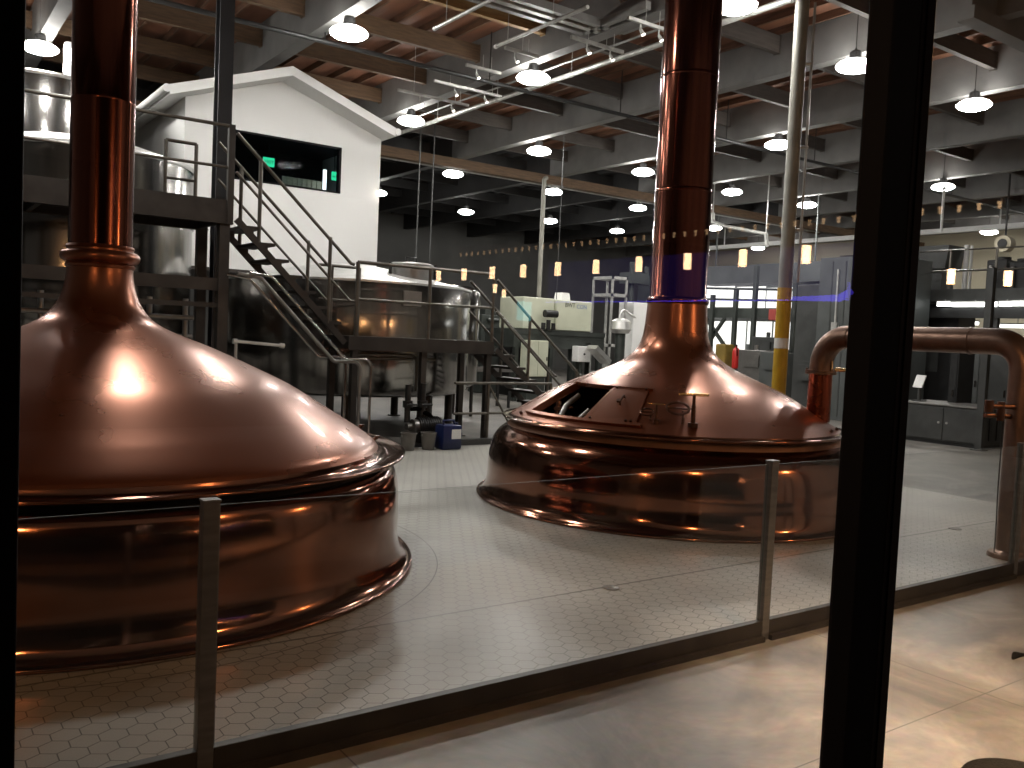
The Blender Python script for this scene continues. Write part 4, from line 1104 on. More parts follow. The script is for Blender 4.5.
# track lights: short rails with spot heads
TRACKS = [((434, 81), (503, 96), 2, 'pale track light rail below the yellow purlin, second from the cabin'), ((398, 90), (465, 107), 2, 'pale track light rail nearest the white cabin roof'),
          ((571, 37), (622, 53), 2, 'white track light rail left of the right stack, its lower neighbour'), ((628, 18), (668, 32), 2, 'white track light rail touching the right copper stack near the top'),
          ((505, 48), (536, 58), 1, 'short track light rail between the two conduit ends, above the big lamp'), ((466, 65), (500, 74), 1, 'short grey track light rail under the yellow purlin end')]
pc0 = atz(583, 36, 6.6)
for (a, c, n, lab) in TRACKS:
    p, q = atz(a[0], a[1], 6.35), atz(c[0], c[1], 6.35); q.y = p.y
    t = thing('track_light', lab, 'track light', tuple((p + q) / 2), 'track lights')
    b = B(); box(b, p.x, q.x, p.y - 0.025, p.y + 0.025, 6.33, 6.38); obj('rail', b, 'galvanised', t, smooth=False)
    for k in range(n):
        x = p.x + (q.x - p.x) * (0.3 + 0.45 * k)
        b = B(); tube(b, [(x, p.y, 6.33), (x, p.y, 6.24)], 0.012, 8); tube(b, [(x, p.y, 6.25), (x + 0.03, p.y - 0.04, 6.17)], [0.022, 0.032], 12); hd = obj('spot_head', b, 'galvanised', t)
        b = B(); tube(b, [(x + 0.03, p.y - 0.04, 6.168), (x + 0.031, p.y - 0.0415, 6.164)], 0.027, 12); obj('lens', b, 'lamp_spot', hd)
    for x in (p.x + 0.35, q.x - 0.20):
        b = B(); tube(b, [(x, p.y, 6.38), (x, p.y, 6.6 if abs(x - pc0.x) < 0.75 else 7.38)], 0.006, 6); obj('hanger', b, 'galvanised', t)
for (a, c, lab) in (((436, 28), (500, 0), 'pale hanging light bar with a bright end, nearer the cabin'), ((497, 46), (560, 18), 'pale hanging light bar with a bright end, nearer the right stack')):
    p, q = atz(a[0], a[1], 6.35), atz(c[0], c[1], 6.35); q.x = p.x
    t = thing('light_bar', lab, 'light bar', tuple((p + q) / 2), 'hanging light bars')
    b = B(); tube(b, [(p.x, p.y, 6.35), (q.x, q.y - 0.6, 6.35)], 0.03, 10); obj('bar', b, 'galvanised', t)
    b = B(); tube(b, [(p.x, p.y, 6.35), (p.x, p.y + 0.05, 6.35)], 0.035, 10); obj('end_cap', b, 'white_trim', t)
    for y in (p.y - 0.3, q.y + 0.2):
        b = B(); tube(b, [(p.x, y, 6.37), (p.x, y, 7.38)], 0.006, 6); obj('hanger', b, 'galvanised', t)
# cable trays: an L of grey channels near the top of the picture
ct = thing('cable_tray', 'grey L-shaped cable tray bundle at the top of the picture', 'cable tray', (8.5, 10, 6.7))
pc = atz(583, 36, 6.6)
for k, dz in enumerate((0.0, 0.0, 0.0)):
    o_ = 0.22 * k
    b = B(); box(b, pc.x - 3.2, pc.x + o_, pc.y - o_ - 0.05, pc.y - o_ + 0.05, 6.62, 6.74); box(b, pc.x + o_ - 0.05, pc.x + o_ + 0.05, pc.y - 1.5, pc.y - o_, 6.62, 6.74)
    obj('channel', b, ('duct_grey', 'galvanised', 'duct_grey')[k], ct, smooth=False)
for x in (pc.x - 2.6, pc.x - 1.0):
    b = B(); tube(b, [(x, pc.y, 6.74), (x, pc.y, 7.38)], 0.008, 6); obj('hanger', b, 'galvanised', ct)
# thin rods dropping from the ceiling in the dark background
for px, y0, y1, D, lab in ((418, 205, 262, 19.5, 'thin grey rod dropping behind the tank manway, the left of two'), (432, 200, 262, 19.5, 'thin grey rod dropping behind the tank manway, the right of two'), (563.5, 152, 300, 17.5, 'thin dark wire dropping to the machine beside the white post')):
    p = aty(px, y0, D); q = aty(px, y1, D)
    b = B(); tube(b, [(p.x, p.y, 7.38), (p.x, p.y, q.z)], 0.018 if px < 500 else 0.010, 8); tube(b, [(p.x, p.y, 7.34), (p.x, p.y, 7.39)], 0.05, 10)
    tag(obj('ceiling_rod', b, 'machine_grey'), lab, 'rod', 'thin ceiling rods')
# pole with a yellow foot
PC = (9.90, 7.66)
pl = thing('ceiling_pole', 'pale upright pole with a yellow painted foot behind the right kettle', 'pole', (PC[0], PC[1], 0))
b = B(); tube(b, [(PC[0], PC[1], 0.0), (PC[0], PC[1], 6.62)], 0.092, 24); obj('shaft', b, 'pole_paint', pl)
b = B(); tube(b, [(PC[0], PC[1], 0.012), (PC[0], PC[1], 2.52)], 0.096, 24); obj('yellow_sleeve', b, 'yellow_paint', pl)
b = B(); tube(b, [(PC[0], PC[1], 1.70), (PC[0], PC[1], 1.84)], 0.0975, 24); obj('sticker', b, 'paper_white', pl)
b = B(); tube(b, [(PC[0] + 0.11, PC[1] - 0.12, 2.6), (PC[0] + 0.11, PC[1] - 0.12, 6.3)], 0.018, 8)
for z in (3.3, 4.4, 5.5):
    tube(b, [(PC[0] + 0.05, PC[1] - 0.05, z), (PC[0] + 0.13, PC[1] - 0.14, z)], 0.022, 8)
obj('conduit', b, 'galvanised', pl)
b = B(); box(b, PC[0] - 0.16, PC[0] + 0.16, PC[1] - 0.16, PC[1] + 0.16, 6.6, 6.64); box(b, PC[0] - 0.5, PC[0] + 0.5, PC[1] - 0.06, PC[1] + 0.06, 6.64, 6.82); obj('top_plate', b, 'girder_paint', pl, smooth=False)
# thin white post beyond the landing
q = aty(541, 250, 20.45)
b = B(); tube(b, [(q.x, q.y, 0.0), (q.x, q.y, 6.25)], 0.065, 14); tube(b, [(q.x, q.y, 6.25), (q.x + 0.1, q.y, 6.3)], 0.06, 12); tube(b, [(q.x, q.y, 0), (q.x, q.y, 0.03)], 0.15, 16)
tag(obj('white_post', b, 'pole_paint'), 'thin white post rising from the cream machine to the ceiling lights', 'post')

# ------------------------------------------------------------------ bottling machine group, beyond the stair
MY = 18.9
m0, m1 = aty(524, 295, MY), aty(591, 303, MY)
mz0, mz1 = 1.92, (m0.z + m1.z) / 2
bm_ = thing('bottling_machine', 'cream coloured bottling machine with dark lettering on a green steel frame', 'machine', ((m0.x + m1.x) / 2, MY, 0))
b = B(); box(b, m0.x, aty(555, 300, MY).x, MY, MY + 1.1, mz0, mz1, 0.02); obj('hood', b, 'cream_metal', bm_, smooth=False)
xs = aty(556, 300, MY).x
b = B(); box(b, xs, m1.x, MY - 0.05, MY + 1.1, mz0, mz1 - 0.02, 0.02); hood2 = obj('hood', b, 'cream_metal', bm_, smooth=False)
q = aty(564.5, 307, MY)
text_mesh('lettering', 'BWT', 0.17, lambda x, y, z: (q.x - 0.02 + x * 0.95, MY - 0.052 - z, q.z + y), 'ink_black', hood2)
q2 = aty(574.5, 308.5, MY)
text_mesh('lettering', 'CON', 0.16, lambda x, y, z: (q2.x + 0.03 + x * 1.0, MY - 0.052 - z, q2.z + y), 'ink_blue', hood2)
q = aty(570, 297, MY)
b = B(); prism(b, [(q.x - 0.17, mz1 - 0.03), (q.x + 0.19, mz1 - 0.03), (q.x + 0.13, mz1 + 0.20), (q.x - 0.13, mz1 + 0.20)], 0.3, lambda u, v, w_: (u, MY + 0.2 + w_, v)); obj('hopper', b, 'white_trim', bm_, smooth=False)
b = B(); box(b, m0.x - 0.35, m1.x + 0.45, MY - 0.15, MY + 1.3, mz0 - 0.14, mz0 - 0.02); box(b, m0.x - 0.35, m1.x + 0.45, MY - 0.12, MY + 1.25, mz0 - 0.5, mz0 - 0.14); obj('table_frame', b, 'machine_green', bm_, smooth=False)
for x in (m0.x - 0.25, m0.x + 0.9, m1.x - 0.5, m1.x + 0.3):
    for y in (MY - 0.08, MY + 1.15):
        b = B(); box(b, x - 0.06, x + 0.06, y - 0.06, y + 0.06, 0, mz0 - 0.5); obj('leg', b, 'machine_green', bm_, smooth=False)
b = B(); 
for k, px in enumerate((541, 546, 551)):
    q = aty(px, 317, MY - 0.1); tube(b, [(q.x, MY - 0.22, mz0), (q.x, MY - 0.22, mz0 + 0.18 + 0.08 * (k % 2))], 0.06, 12)
q = aty(551, 314, MY - 0.1); tube(b, [(q.x - 0.3, MY - 0.22, q.z), (q.x + 0.1, MY - 0.22, q.z)], 0.10, 14)
obj('filler_head', b, 'dark_metal', bm_)
cbx = thing('electrical_cabinet', 'cream two-door electrical cabinet under the bottling machine', 'cabinet', (aty(538, 350, MY - 0.4).x, MY - 0.4, 0))
p, q = aty(528, 340, MY - 0.45), aty(547, 377, MY - 0.45)
b = B(); box(b, p.x, q.x, MY - 0.45, MY - 0.14, q.z, p.z, 0.01); obj('body', b, 'cream_metal', cbx, smooth=False)
b = B(); box(b, p.x + 0.05, q.x - 0.05, MY - 0.42, MY - 0.17, 0, q.z); obj('plinth', b, 'machine_green', cbx, smooth=False)
xm = (p.x + q.x) / 2
for x0, x1 in ((p.x + 0.015, xm - 0.008), (xm + 0.008, q.x - 0.015)):
    b = B(); box(b, x0, x1, MY - 0.468, MY - 0.45, q.z + 0.02, p.z - 0.02, 0.004); d = obj('door', b, 'cream_metal', cbx, smooth=False)
    b = B(); hx = x1 - 0.04 if x1 > xm else x1 - 0.035; box(b, hx - 0.012, hx + 0.012, MY - 0.49, MY - 0.468, (p.z + q.z) / 2 - 0.05, (p.z + q.z) / 2 + 0.05); obj('handle', b, 'dark_metal', d, smooth=False)
p, q = aty(577, 346, MY - 0.4), aty(589, 362, MY - 0.4)
ccx = thing('control_box', 'small white control box on a stand in front of the bottling machine', 'control box', ((p.x + q.x) / 2, MY - 0.4, 0))
b = B(); box(b, p.x, q.x, MY - 0.45, MY - 0.2, q.z, p.z, 0.012); obj('body', b, 'white_paint', ccx, smooth=False)
b = B(); tube(b, [((p.x + q.x) / 2, MY - 0.32, 0), ((p.x + q.x) / 2, MY - 0.32, q.z)], 0.05, 10); obj('stand', b, 'machine_green', ccx)
b = B(); tube(b, [((p.x + q.x) / 2, MY - 0.47, (p.z + q.z) / 2), ((p.x + q.x) / 2, MY - 0.45, (p.z + q.z) / 2)], 0.03, 12); obj('switch', b, 'dark_metal', ccx)
b = B(); box(b, q.x + 0.012, q.x + 0.04, MY - 0.38, MY - 0.2, q.z - 0.4, p.z + 0.1); obj('side_bracket', b, 'stainless', ccx, smooth=False)
# chute
p, q = aty(592, 347, MY - 0.72), aty(606, 362, MY - 0.72)
b = B(); bar(b, p, q, 0.4, 0.12); tube(b, [(q.x, q.y, 0), (q.x, q.y, q.z)], 0.05, 10); tag(obj('discharge_chute', b, 'stainless_lid', smooth=False), 'pale sloping chute right of the white control box', 'chute')
# bright capping head and rack
q = aty(621, 325, MY - 0.2)
ch = thing('capping_head', 'shiny pale capping head with a hooked pipe left of the right kettle neck', 'machine', (q.x, MY - 0.2, 0))
b = B(); lathe(b, [(0, q.z - 0.24), (0.22, q.z - 0.24), (0.3, q.z - 0.12), (0.27, q.z + 0.1), (0.15, q.z + 0.18), (0, q.z + 0.2)], q.x, MY - 0.2, seg=32); obj('bowl', b, 'stainless_lid', ch)
b = B(); tube(b, [(q.x - 0.15, MY - 0.3, q.z + 0.15)] + [(q.x + 0.02 - 0.16 * math.cos(a), MY - 0.3, q.z + 0.26 + 0.16 * math.sin(a)) for a in np.linspace(0, PI * 0.8, 8)] + [(q.x + 0.45, MY - 0.3, q.z + 0.24)], 0.035, 10); obj('hook_pipe', b, 'stainless_lid', ch)
b = B(); tube(b, [(q.x, MY - 0.2, 0), (q.x, MY - 0.2, q.z - 0.24)], 0.14, 16); obj('pedestal', b, 'machine_green', ch)
rkx = thing('steel_rack', 'tall open grey steel frame left of the right copper stack', 'rack', (aty(620, 300, 20.6).x, 20.6, 0))
p, q = aty(613, 276, 20.6), aty(627, 276, 20.6)
for x in (p.x, q.x):
    for y in (20.6, 21.5):
        b = B(); box(b, x - 0.03, x + 0.03, y - 0.03, y + 0.03, 0, p.z); obj('upright', b, 'galvanised', rkx, smooth=False)
for z in (p.z, aty(620, 294, 20.6).z, 1.6, 0.7):
    b = B(); box(b, p.x - 0.03, q.x + 0.03, 20.57, 21.53, z - 0.09, z); obj('shelf', b, 'galvanised', rkx, smooth=False)
# white block, light bench, dark gear around it
p, q = aty(634, 302, 20.8), aty(648, 325, 20.8)
b = B(); box(b, p.x, q.x + 0.5, 20.8, 21.5, 0.0, p.z, 0.02); tag(obj('white_cabinet', b, 'white_paint', smooth=False), 'white cabinet half hidden behind the right kettle neck', 'cabinet')
p, q = aty(632, 272, 21.8), aty(652, 285, 21.8)
b = B(); box(b, p.x, q.x + 0.4, 21.8, 22.4, q.z, p.z); tube(b, [(p.x + 0.2, 22, p.z), (p.x + 0.2, 22, p.z + 0.35)], 0.1, 10); tube(b, [(q.x - 0.1, 22, p.z), (q.x - 0.1, 22, p.z + 0.25)], 0.08, 10); tube(b, [(p.x + 0.3, 22.1, 0), (p.x + 0.3, 22.1, q.z)], 0.08, 10); tube(b, [(q.x + 0.3, 22.1, 0), (q.x + 0.3, 22.1, q.z)], 0.08, 10)
tag(obj('filter_head', b, 'machine_green'), 'dark greenish filter unit high on legs, touching the right copper stack', 'machine')
# conveyors between the stairs
for px0, px1, py, Y, lab in ((470, 515, 345, 17.0, 'dark roller conveyor seen through the lower stair, the nearer one'), (480, 520, 328, 23.0, 'dark roller conveyor seen through the lower stair, the farther one')):
    p, q = aty(px0, py, Y), aty(px1, py, Y)
    zt = 0.95 if Y < 18 else 1.0
    t = thing('roller_conveyor', lab, 'conveyor', ((p.x + q.x) / 2, Y, 0), 'roller conveyors')
    for y in (Y, Y + 0.5):
        b = B(); box(b, p.x, q.x, y, y + 0.04, zt - 0.1, zt); obj('side_rail', b, 'stainless_dull', t, smooth=False)
    b = B()
    for k in range(int((q.x - p.x) / 0.13)):
        tube(b, [(p.x + 0.08 + k * 0.13, Y + 0.04, zt - 0.04), (p.x + 0.08 + k * 0.13, Y + 0.5, zt - 0.04)], 0.035, 8)
    obj('roller_bed', b, 'stainless', t)
    for x in (p.x + 0.1, q.x - 0.1):
        for y in (Y + 0.02, Y + 0.5):
            b = B(); box(b, x - 0.03, x + 0.03, y - 0.02, y + 0.02, 0, zt - 0.1); obj('leg', b, 'dark_metal', t, smooth=False)
for px, py0, py1, Y, w_, m_, lab in ((492, 308, 330, 21.5, 0.35, 'machine_green', 'dark green machine hood behind the lower stair rail'), (463, 318, 335, 22.5, 0.3, 'stainless_dull', 'grey upright machine part right of the narrow bright tank'), (518, 322, 375, 20.6, 0.22, 'dark_metal', 'dark upright machine column left of the cream cabinet')):
    p = aty(px, py0, Y)
    b = B(); box(b, p.x - w_, p.x + w_, Y, Y + 0.6, 0.0, p.z - 0.2, 0.02); box(b, p.x - w_ * 0.6, p.x + w_ * 0.7, Y + 0.05, Y + 0.5, p.z - 0.2, p.z, 0.02)
    tube(b, [(p.x - w_ * 0.5, Y - 0.05, p.z - 0.35), (p.x + w_ * 0.6, Y - 0.05, p.z - 0.35)], 0.05, 10)
    tag(obj('packing_machine', b, m_, smooth=False), lab, 'machine')
# dark low crates on the far floor
p = aty(478, 352, 24)
b = B(); box(b, p.x - 0.2, p.x + 2.5, 24, 25, 0.0, 0.25); box(b, p.x, p.x + 1.0, 24.1, 24.9, 0.25, 0.9, 0.02); box(b, p.x + 1.2, p.x + 2.3, 24.1, 24.9, 0.25, 1.2, 0.02); tag(obj('packing_machine', b, 'machine_grey', smooth=False), 'low grey machine far behind the lower stair', 'machine')

# ------------------------------------------------------------------ right background
# green-grey steel mezzanine with stairs posts
MX = 23.0


def at_mx(px, py, X=MX):
    return atx(px, py, X)


mz = thing('steel_mezzanine', 'dark green steel mezzanine with railing between the right stack and the pole', 'mezzanine', (MX, 17, 0))
a0, a1 = at_mx(690, 312), at_mx(800, 316)
zt, zb_ = at_mx(750, 308).z, at_mx(750, 318).z
b = B(); box(b, MX, MX + 3, a1.y, a0.y, zb_, zt); obj('deck', b, 'machine_green', mz, smooth=False)
for px, pt in ((735, 290), (754, 266), (794, 283), (712, 295)):
    p = at_mx(px, 330); b = B(); box(b, MX - 0.1, MX + 0.02, p.y - 0.07, p.y + 0.07, 0, at_mx(px, pt).z); obj('post', b, 'machine_green', mz, smooth=False)
for py in (288, 299):
    b = B(); tube(b, [at_mx(700, py), at_mx(798, py + 2)], 0.04, 8); obj('rail', b, 'machine_green', mz)
b = B(); bar(b, at_mx(706, 318), at_mx(724, 345), 0.1, 0.1); bar(b, at_mx(725, 318), at_mx(705, 348), 0.1, 0.1); obj('cross_brace', b, 'machine_green', mz, smooth=False)
# pale grey duct beam above it
p, q = atx(700, 266, 24.5), atx(822, 268, 24.5)
b = B(); box(b, 24.5, 25.3, q.y, p.y, atx(760, 280, 24.5).z, atx(760, 264, 24.5).z); box(b, 24.4, 25.4, q.y, p.y, atx(760, 283, 24.5).z, atx(760, 280, 24.5).z)
for y in (q.y + 0.5, p.y - 0.5):
    box(b, 24.8, 24.84, y, y + 0.04, atx(760, 264, 24.5).z, ZC - 0.01)
tag(obj('air_duct', b, 'panel_grey', smooth=False), 'pale grey flat duct above the glowing panels behind the pole', 'duct')
# bright lit area beyond: its light put into glowing panels on a partition
wp = thing('bright_panels', None, None, (29, 24, 0)); wp['kind'] = 'structure'
for px0, px1, py0, py1 in ((692, 712, 286, 308), (714, 733, 286, 307), (737, 764, 287, 308), (767, 797, 288, 308), (700, 722, 321, 370), (726, 744, 321, 350), (748, 770, 321, 345), (774, 797, 322, 350)):
    p, q = atx(px0, py0, 29), atx(px1, py1, 29)
    b = B(); box(b, 29.0, 29.05, q.y, p.y, q.z, p.z); obj('pane', b, 'lit_area_glow', wp, smooth=False)
p, q = atx(640, 250, 29.1), atx(830, 250, 29.1)
b = B(); box(b, 29.1, 29.2, q.y, p.y, 0, 4.6); struct('wall_partition', b, 'panel_grey')
# thing clutter under the mezzanine
q = atx(735, 372, 22.2)
fe = thing('fire_extinguisher', 'red fire extinguisher by the mezzanine post beyond the right kettle', 'fire extinguisher', (22.2, q.y, 0))
zf = 1.0
b = B(); lathe(b, [(0, zf), (0.11, zf), (0.12, zf + 0.03), (0.12, zf + 0.55), (0.09, zf + 0.63), (0.03, zf + 0.67), (0.03, zf + 0.72), (0, zf + 0.72)], 22.2, q.y, seg=24); obj('body', b, 'red_paint', fe)
b = B(); tube(b, [(22.2, q.y, zf + 0.7), (22.1, q.y - 0.1, zf + 0.75), (22.08, q.y - 0.15, zf + 0.4)], 0.02, 8); obj('hose', b, 'black_rubber', fe)
b = B(); box(b, 22.17, 22.23, q.y - 0.03, q.y + 0.03, 0, zf); obj('stand', b, 'machine_grey', fe, smooth=False)
q = atx(721, 347, 22.4)
b = B(); box(b, 22.4, 22.9, q.y - 0.18, q.y + 0.25, 0, q.z + 0.1, 0.05); tag(obj('yellow_bin', b, 'yellow_dull', smooth=False), 'dull yellow bin under the mezzanine beside the fire extinguisher', 'bin')
for kx, (px, py, w_, m_, lab) in enumerate(((764, 337, 0.45, 'machine_grey', 'dark grey machine box under the glowing panels left of the yellow pole'), (752, 350, 0.5, 'stainless_dull', 'low grey machine bed under the glowing panels'), (773, 352, 0.45, 'panel_grey', 'low pale machine cabinet against the yellow pole foot'))):
    XX = (21.6, 20.9, 20.2)[kx]
    q = atx(px, py, XX)
    b = B(); box(b, XX, XX + 0.6, q.y - w_, q.y + w_, 0, q.z, 0.02); box(b, XX - 0.05, XX, q.y - w_ * 0.6, q.y + w_ * 0.6, q.z - 0.5, q.z - 0.15); tube(b, [(XX + 0.2, q.y, q.z), (XX + 0.2, q.y, q.z + 0.15)], 0.06, 10)
    tag(obj('machine_cabinet', b, m_, smooth=False), lab, 'machine')
q = atx(766, 315, 22.0)
b = B(); box(b, 22.3, 22.7, q.y - 0.15, q.y + 0.15, q.z - 0.15, q.z + 0.2, 0.02); box(b, 22.5, 22.56, q.y - 0.03, q.y + 0.03, 0, q.z - 0.2); tag(obj('red_crate', b, 'crate_red', smooth=False), 'small reddish crate on a post at the mezzanine edge left of the yellow pole', 'crate')
# tall grey enclosure behind the mullion
EX = 19.0
p, q = atx(821, 255, EX), atx(886, 300, EX)
en = thing('grey_enclosure', 'tall grey sheet-metal enclosure behind the black mullion', 'enclosure', (EX, (p.y + q.y) / 2, 0))
eh = atx(840, 257, EX).z
b = B(); box(b, EX, EX + 1.9, q.y, p.y, 0, eh, 0.01); obj('body', b, 'panel_grey', en, smooth=False)
b = B(); n = 5
for k in range(1, n):
    y = q.y + (p.y - q.y) * k / n; box(b, EX - 0.012, EX, y - 0.015, y + 0.015, 0.1, eh - 0.1)
obj('panel_seam', b, 'machine_grey', en, smooth=False)
b = B(); yy = p.y - 0.55; box(b, EX - 0.05, EX, yy - 0.02, yy + 0.02, 1.2, eh - 0.3); box(b, EX - 0.08, EX, yy - 0.08, yy + 0.08, 2.2, 2.4); obj('conduit', b, 'galvanised', en, smooth=False)
p2 = atx(797, 300, EX + 0.6)
b = B(); box(b, EX + 0.6, EX + 1.85, p.y + 0.05, p2.y, 0, atx(810, 285, EX + 0.6).z, 0.01); box(b, EX + 0.5, EX + 0.6, p.y + 0.3, p2.y - 0.3, 1.3, 1.4); box(b, EX + 0.42, EX + 0.6, p.y + 0.3, p2.y - 0.3, 0.9, 1.3)
tag(obj('dark_cabinet', b, 'machine_grey', smooth=False), 'darker cabinet attached to the left of the tall grey enclosure', 'cabinet')
# dark cabinets on the polished floor right of the mullion
KX = 16.55
ca = thing('floor_cabinet', 'long dark grey two-door floor cabinet right of the black mullion', 'cabinet', (KX, 9.0, 0))
ky0, ky1, kz = 8.17, 9.95, 0.74
b = B(); box(b, KX, KX + 1.3, ky0, ky1, 0.06, kz, 0.01); obj('body', b, 'machine_grey', ca, smooth=False)
b = B(); box(b, KX + 0.03, KX + 1.27, ky0 + 0.03, ky1 - 0.03, 0, 0.06); obj('plinth', b, 'dark_metal', ca, smooth=False)
b = B(); box(b, KX - 0.03, KX + 1.33, ky0 - 0.03, ky1 + 0.03, kz, kz + 0.03, 0.005); obj('top', b, 'stainless_dull', ca, smooth=False)
ymid = atx(943, 430, KX).y
for y0, y1, hs in ((ky0 + 0.03, ymid - 0.01, 1), (ymid + 0.01, ky1 - 0.03, -1)):
    b = B(); box(b, KX - 0.02, KX, y0, y1, 0.09, kz - 0.03, 0.004); d = obj('door', b, 'machine_grey', ca, smooth=False)
    hy = y1 - 0.07 if hs > 0 else y0 + 0.07
    b = B(); tube(b, [(KX - 0.02, hy, 0.42), (KX - 0.05, hy, 0.42)], 0.022, 12); obj('knob', b, 'galvanised', d)
b = B()
for k in range(4):
    x = KX + 0.2 + 0.28 * k; box(b, x, x + 0.1, ky0 - 0.015, ky0, 0.15, kz - 0.12)
obj('side_vent', b, 'dark_metal', ca, smooth=False)
# dark machine front behind the cabinet
DX = 21.3
p, q = atx(898, 330, DX), atx(958, 330, DX)
dm = thing('dark_machine', 'large near-black machine front behind the floor cabinet, with a small grey notice', 'machine', (DX, (p.y + q.y) / 2, 0))
dh = atx(930, 304, DX).z
b = B(); box(b, DX, DX + 0.8, q.y, p.y, 0, dh, 0.01); obj('body', b, 'dark_metal', dm, smooth=False)
nq0, nq1 = atx(926, 349, DX), atx(937, 372, DX)
b = B(); box(b, DX - 0.012, DX, nq1.y, nq0.y, nq1.z, nq0.z); obj('notice', b, 'machine_grey', dm, smooth=False)
b = B(); tube(b, [atx(905, 313, DX - 0.06), atx(934, 314, DX - 0.06)], 0.025, 8); obj('handrail', b, 'galvanised', dm)
b = B(); box(b, DX - 0.02, DX, p.y - 0.35, p.y - 0.30, 0.1, dh - 0.1); obj('door_edge', b, 'machine_grey', dm, smooth=False)
# tilted document stand on it
q = atx(920, 385, KX + 0.4)
ds = thing('document_stand', 'white sheet on a tilted stand on top of the dark floor cabinet', 'stand', (KX + 0.4, q.y, kz + 0.03))
b = B(); tube(b, [(KX + 0.4, q.y, kz + 0.03), (KX + 0.4, q.y, kz + 0.36)], 0.035, 10); box(b, KX + 0.3, KX + 0.5, q.y - 0.1, q.y + 0.1, kz + 0.03, kz + 0.05); obj('post', b, 'machine_grey', ds, smooth=False)
b = B(); bar(b, (KX + 0.36, q.y + 0.03, kz + 0.30), (KX + 0.44, q.y, kz + 0.55), 0.26, 0.02); obj('sheet', b, 'paper_white', ds, smooth=False)
# tall dark equipment beyond the cabinet
for px0, px1, py, X, m_, lab in ((963, 983, 335, 18.5, 'panel_grey', 'tall narrow grey locker standing behind the dark floor cabinet'), (951, 960, 352, 17.5, 'dark_metal', 'black upright unit between the grey locker and the enclosure'), (990, 1012, 352, 18.6, 'machine_grey', 'grey machine housing behind the copper pipe elbow')):
    p, q = atx(px0, py, X), atx(px1, py, X)
    t = thing('equipment_locker', lab, 'locker', (X, (p.y + q.y) / 2, 0))
    b = B(); box(b, X, X + 0.6, q.y, p.y, 0, p.z, 0.01); obj('body', b, m_, t, smooth=False)
    b = B(); box(b, X - 0.015, X, q.y + 0.03, p.y - 0.03, 0.12, p.z - 0.05, 0.004); d = obj('door', b, m_, t, smooth=False)
    b = B(); box(b, X - 0.04, X - 0.015, q.y + 0.06, q.y + 0.09, p.z * 0.5, p.z * 0.5 + 0.14); obj('handle', b, 'stainless', d, smooth=False)
q = atx(986, 350, 16.3)
b = B(); box(b, 16.25, 16.37, q.y - 0.06, q.y + 0.06, 0, atx(989, 268, 16.3).z); box(b, 16.2, 16.42, q.y - 0.11, q.y + 0.11, 0, 0.02); tag(obj('steel_post', b, 'machine_grey', smooth=False), 'slim dark steel post at the corner of the dark floor cabinet', 'post')
q = atx(944, 190, 23.3)
b = B(); tube(b, [(23.3, q.y, 6.28), (23.3, atx(941, 233, 23.3).y, atx(941, 233, 23.3).z)], 0.035, 10); tube(b, [(23.3, q.y, 6.20), (23.3, q.y, 6.25)], 0.06, 10); tag(obj('hanging_rod', b, 'white_trim'), 'pale rod dropping from a high-bay light right of the mullion', 'rod')
# upper mezzanine deck right, with rail and hoppers
UX = 21.0
ud = thing('steel_mezzanine', 'long dark mezzanine deck below the cream wall at the right edge', 'mezzanine', (UX, 8.5, 0))
p, q = atx(905, 288, UX), atx(1040, 284, UX)
zt, zbm = atx(960, 289, UX).z, atx(960, 301, UX).z
b = B(); box(b, UX, UX + 4, 3.0, p.y + 2.0, zbm, zt); obj('deck', b, 'machine_grey', ud, smooth=False)
b = B(); box(b, UX - 0.05, UX + 0.02, 3.0, p.y + 2.0, atx(960, 318, UX).z, atx(960, 308, UX).z); obj('lower_beam', b, 'dark_metal', ud, smooth=False)
b = B(); tube(b, [(UX + 0.1, 3.0, zt + 0.45), (UX + 0.1, p.y + 2.0, zt + 0.45)], 0.025, 8); tube(b, [(UX + 0.1, 3.0, zt + 0.95), (UX + 0.1, p.y + 2.0, zt + 0.95)], 0.02, 8); obj('rail', b, 'rail_steel', ud)
for px in (903, 947, 993):
    y = atx(px, 280, UX).y; b = B(); tube(b, [(UX + 0.1, y, zt), (UX + 0.1, y, zt + 0.97)], 0.03, 8); obj('rail_post', b, 'rail_steel', ud)
for y in (atx(996, 300, UX).y, atx(905, 300, UX).y + 1.8, 3.2):
    b = B(); box(b, UX + 0.02, UX + 0.14, y - 0.06, y + 0.06, 0, zbm); obj('leg', b, 'machine_grey', ud, smooth=False)
# machinery on that deck
for px, w_, h_, m_, lab in ((1002, 0.24, 0.72, 'dark_metal', 'dark hopper column on the right mezzanine, first from the cream wall lamp'), (1024, 0.22, 0.66, 'dark_metal', 'dark hopper column at the picture edge on the right mezzanine')):
    y = atx(px, 280, UX + 0.8).y
    t = thing('hopper', lab, 'hopper', (UX + 0.8, y, zt), 'dark hoppers')
    b = B(); box(b, UX + 0.5, UX + 1.1, y - w_, y + w_, zt + 0.003, zt + h_, 0.03); obj('body', b, m_, t, smooth=False)
    b = B(); tube(b, [(UX + 0.8, y, zt + h_), (UX + 0.8, y, zt + h_ + 0.08)], 0.17, 16); obj('cap', b, m_, t)
    b = B(); tube(b, [(UX + 0.45, y + 0.1, zt + 0.003), (UX + 0.45, y + 0.1, zt + h_ * 0.8)], 0.05, 10); obj('side_pipe', b, 'stainless_dull', t)
y = atx(930, 280, UX + 1.0).y
b = B(); q = atx(934, 246, UX + 1.0)
prism(b, [(y - 0.42, zt + 0.6), (y + 0.42, zt + 0.6), (y + 0.5, q.z + 0.0), (y - 0.5, q.z)], 0.8, lambda u, v, w_: (UX + 0.9 + w_, u, v)); box(b, UX + 1.0, UX + 1.6, y - 0.3, y + 0.3, zt + 0.003, zt + 0.6)
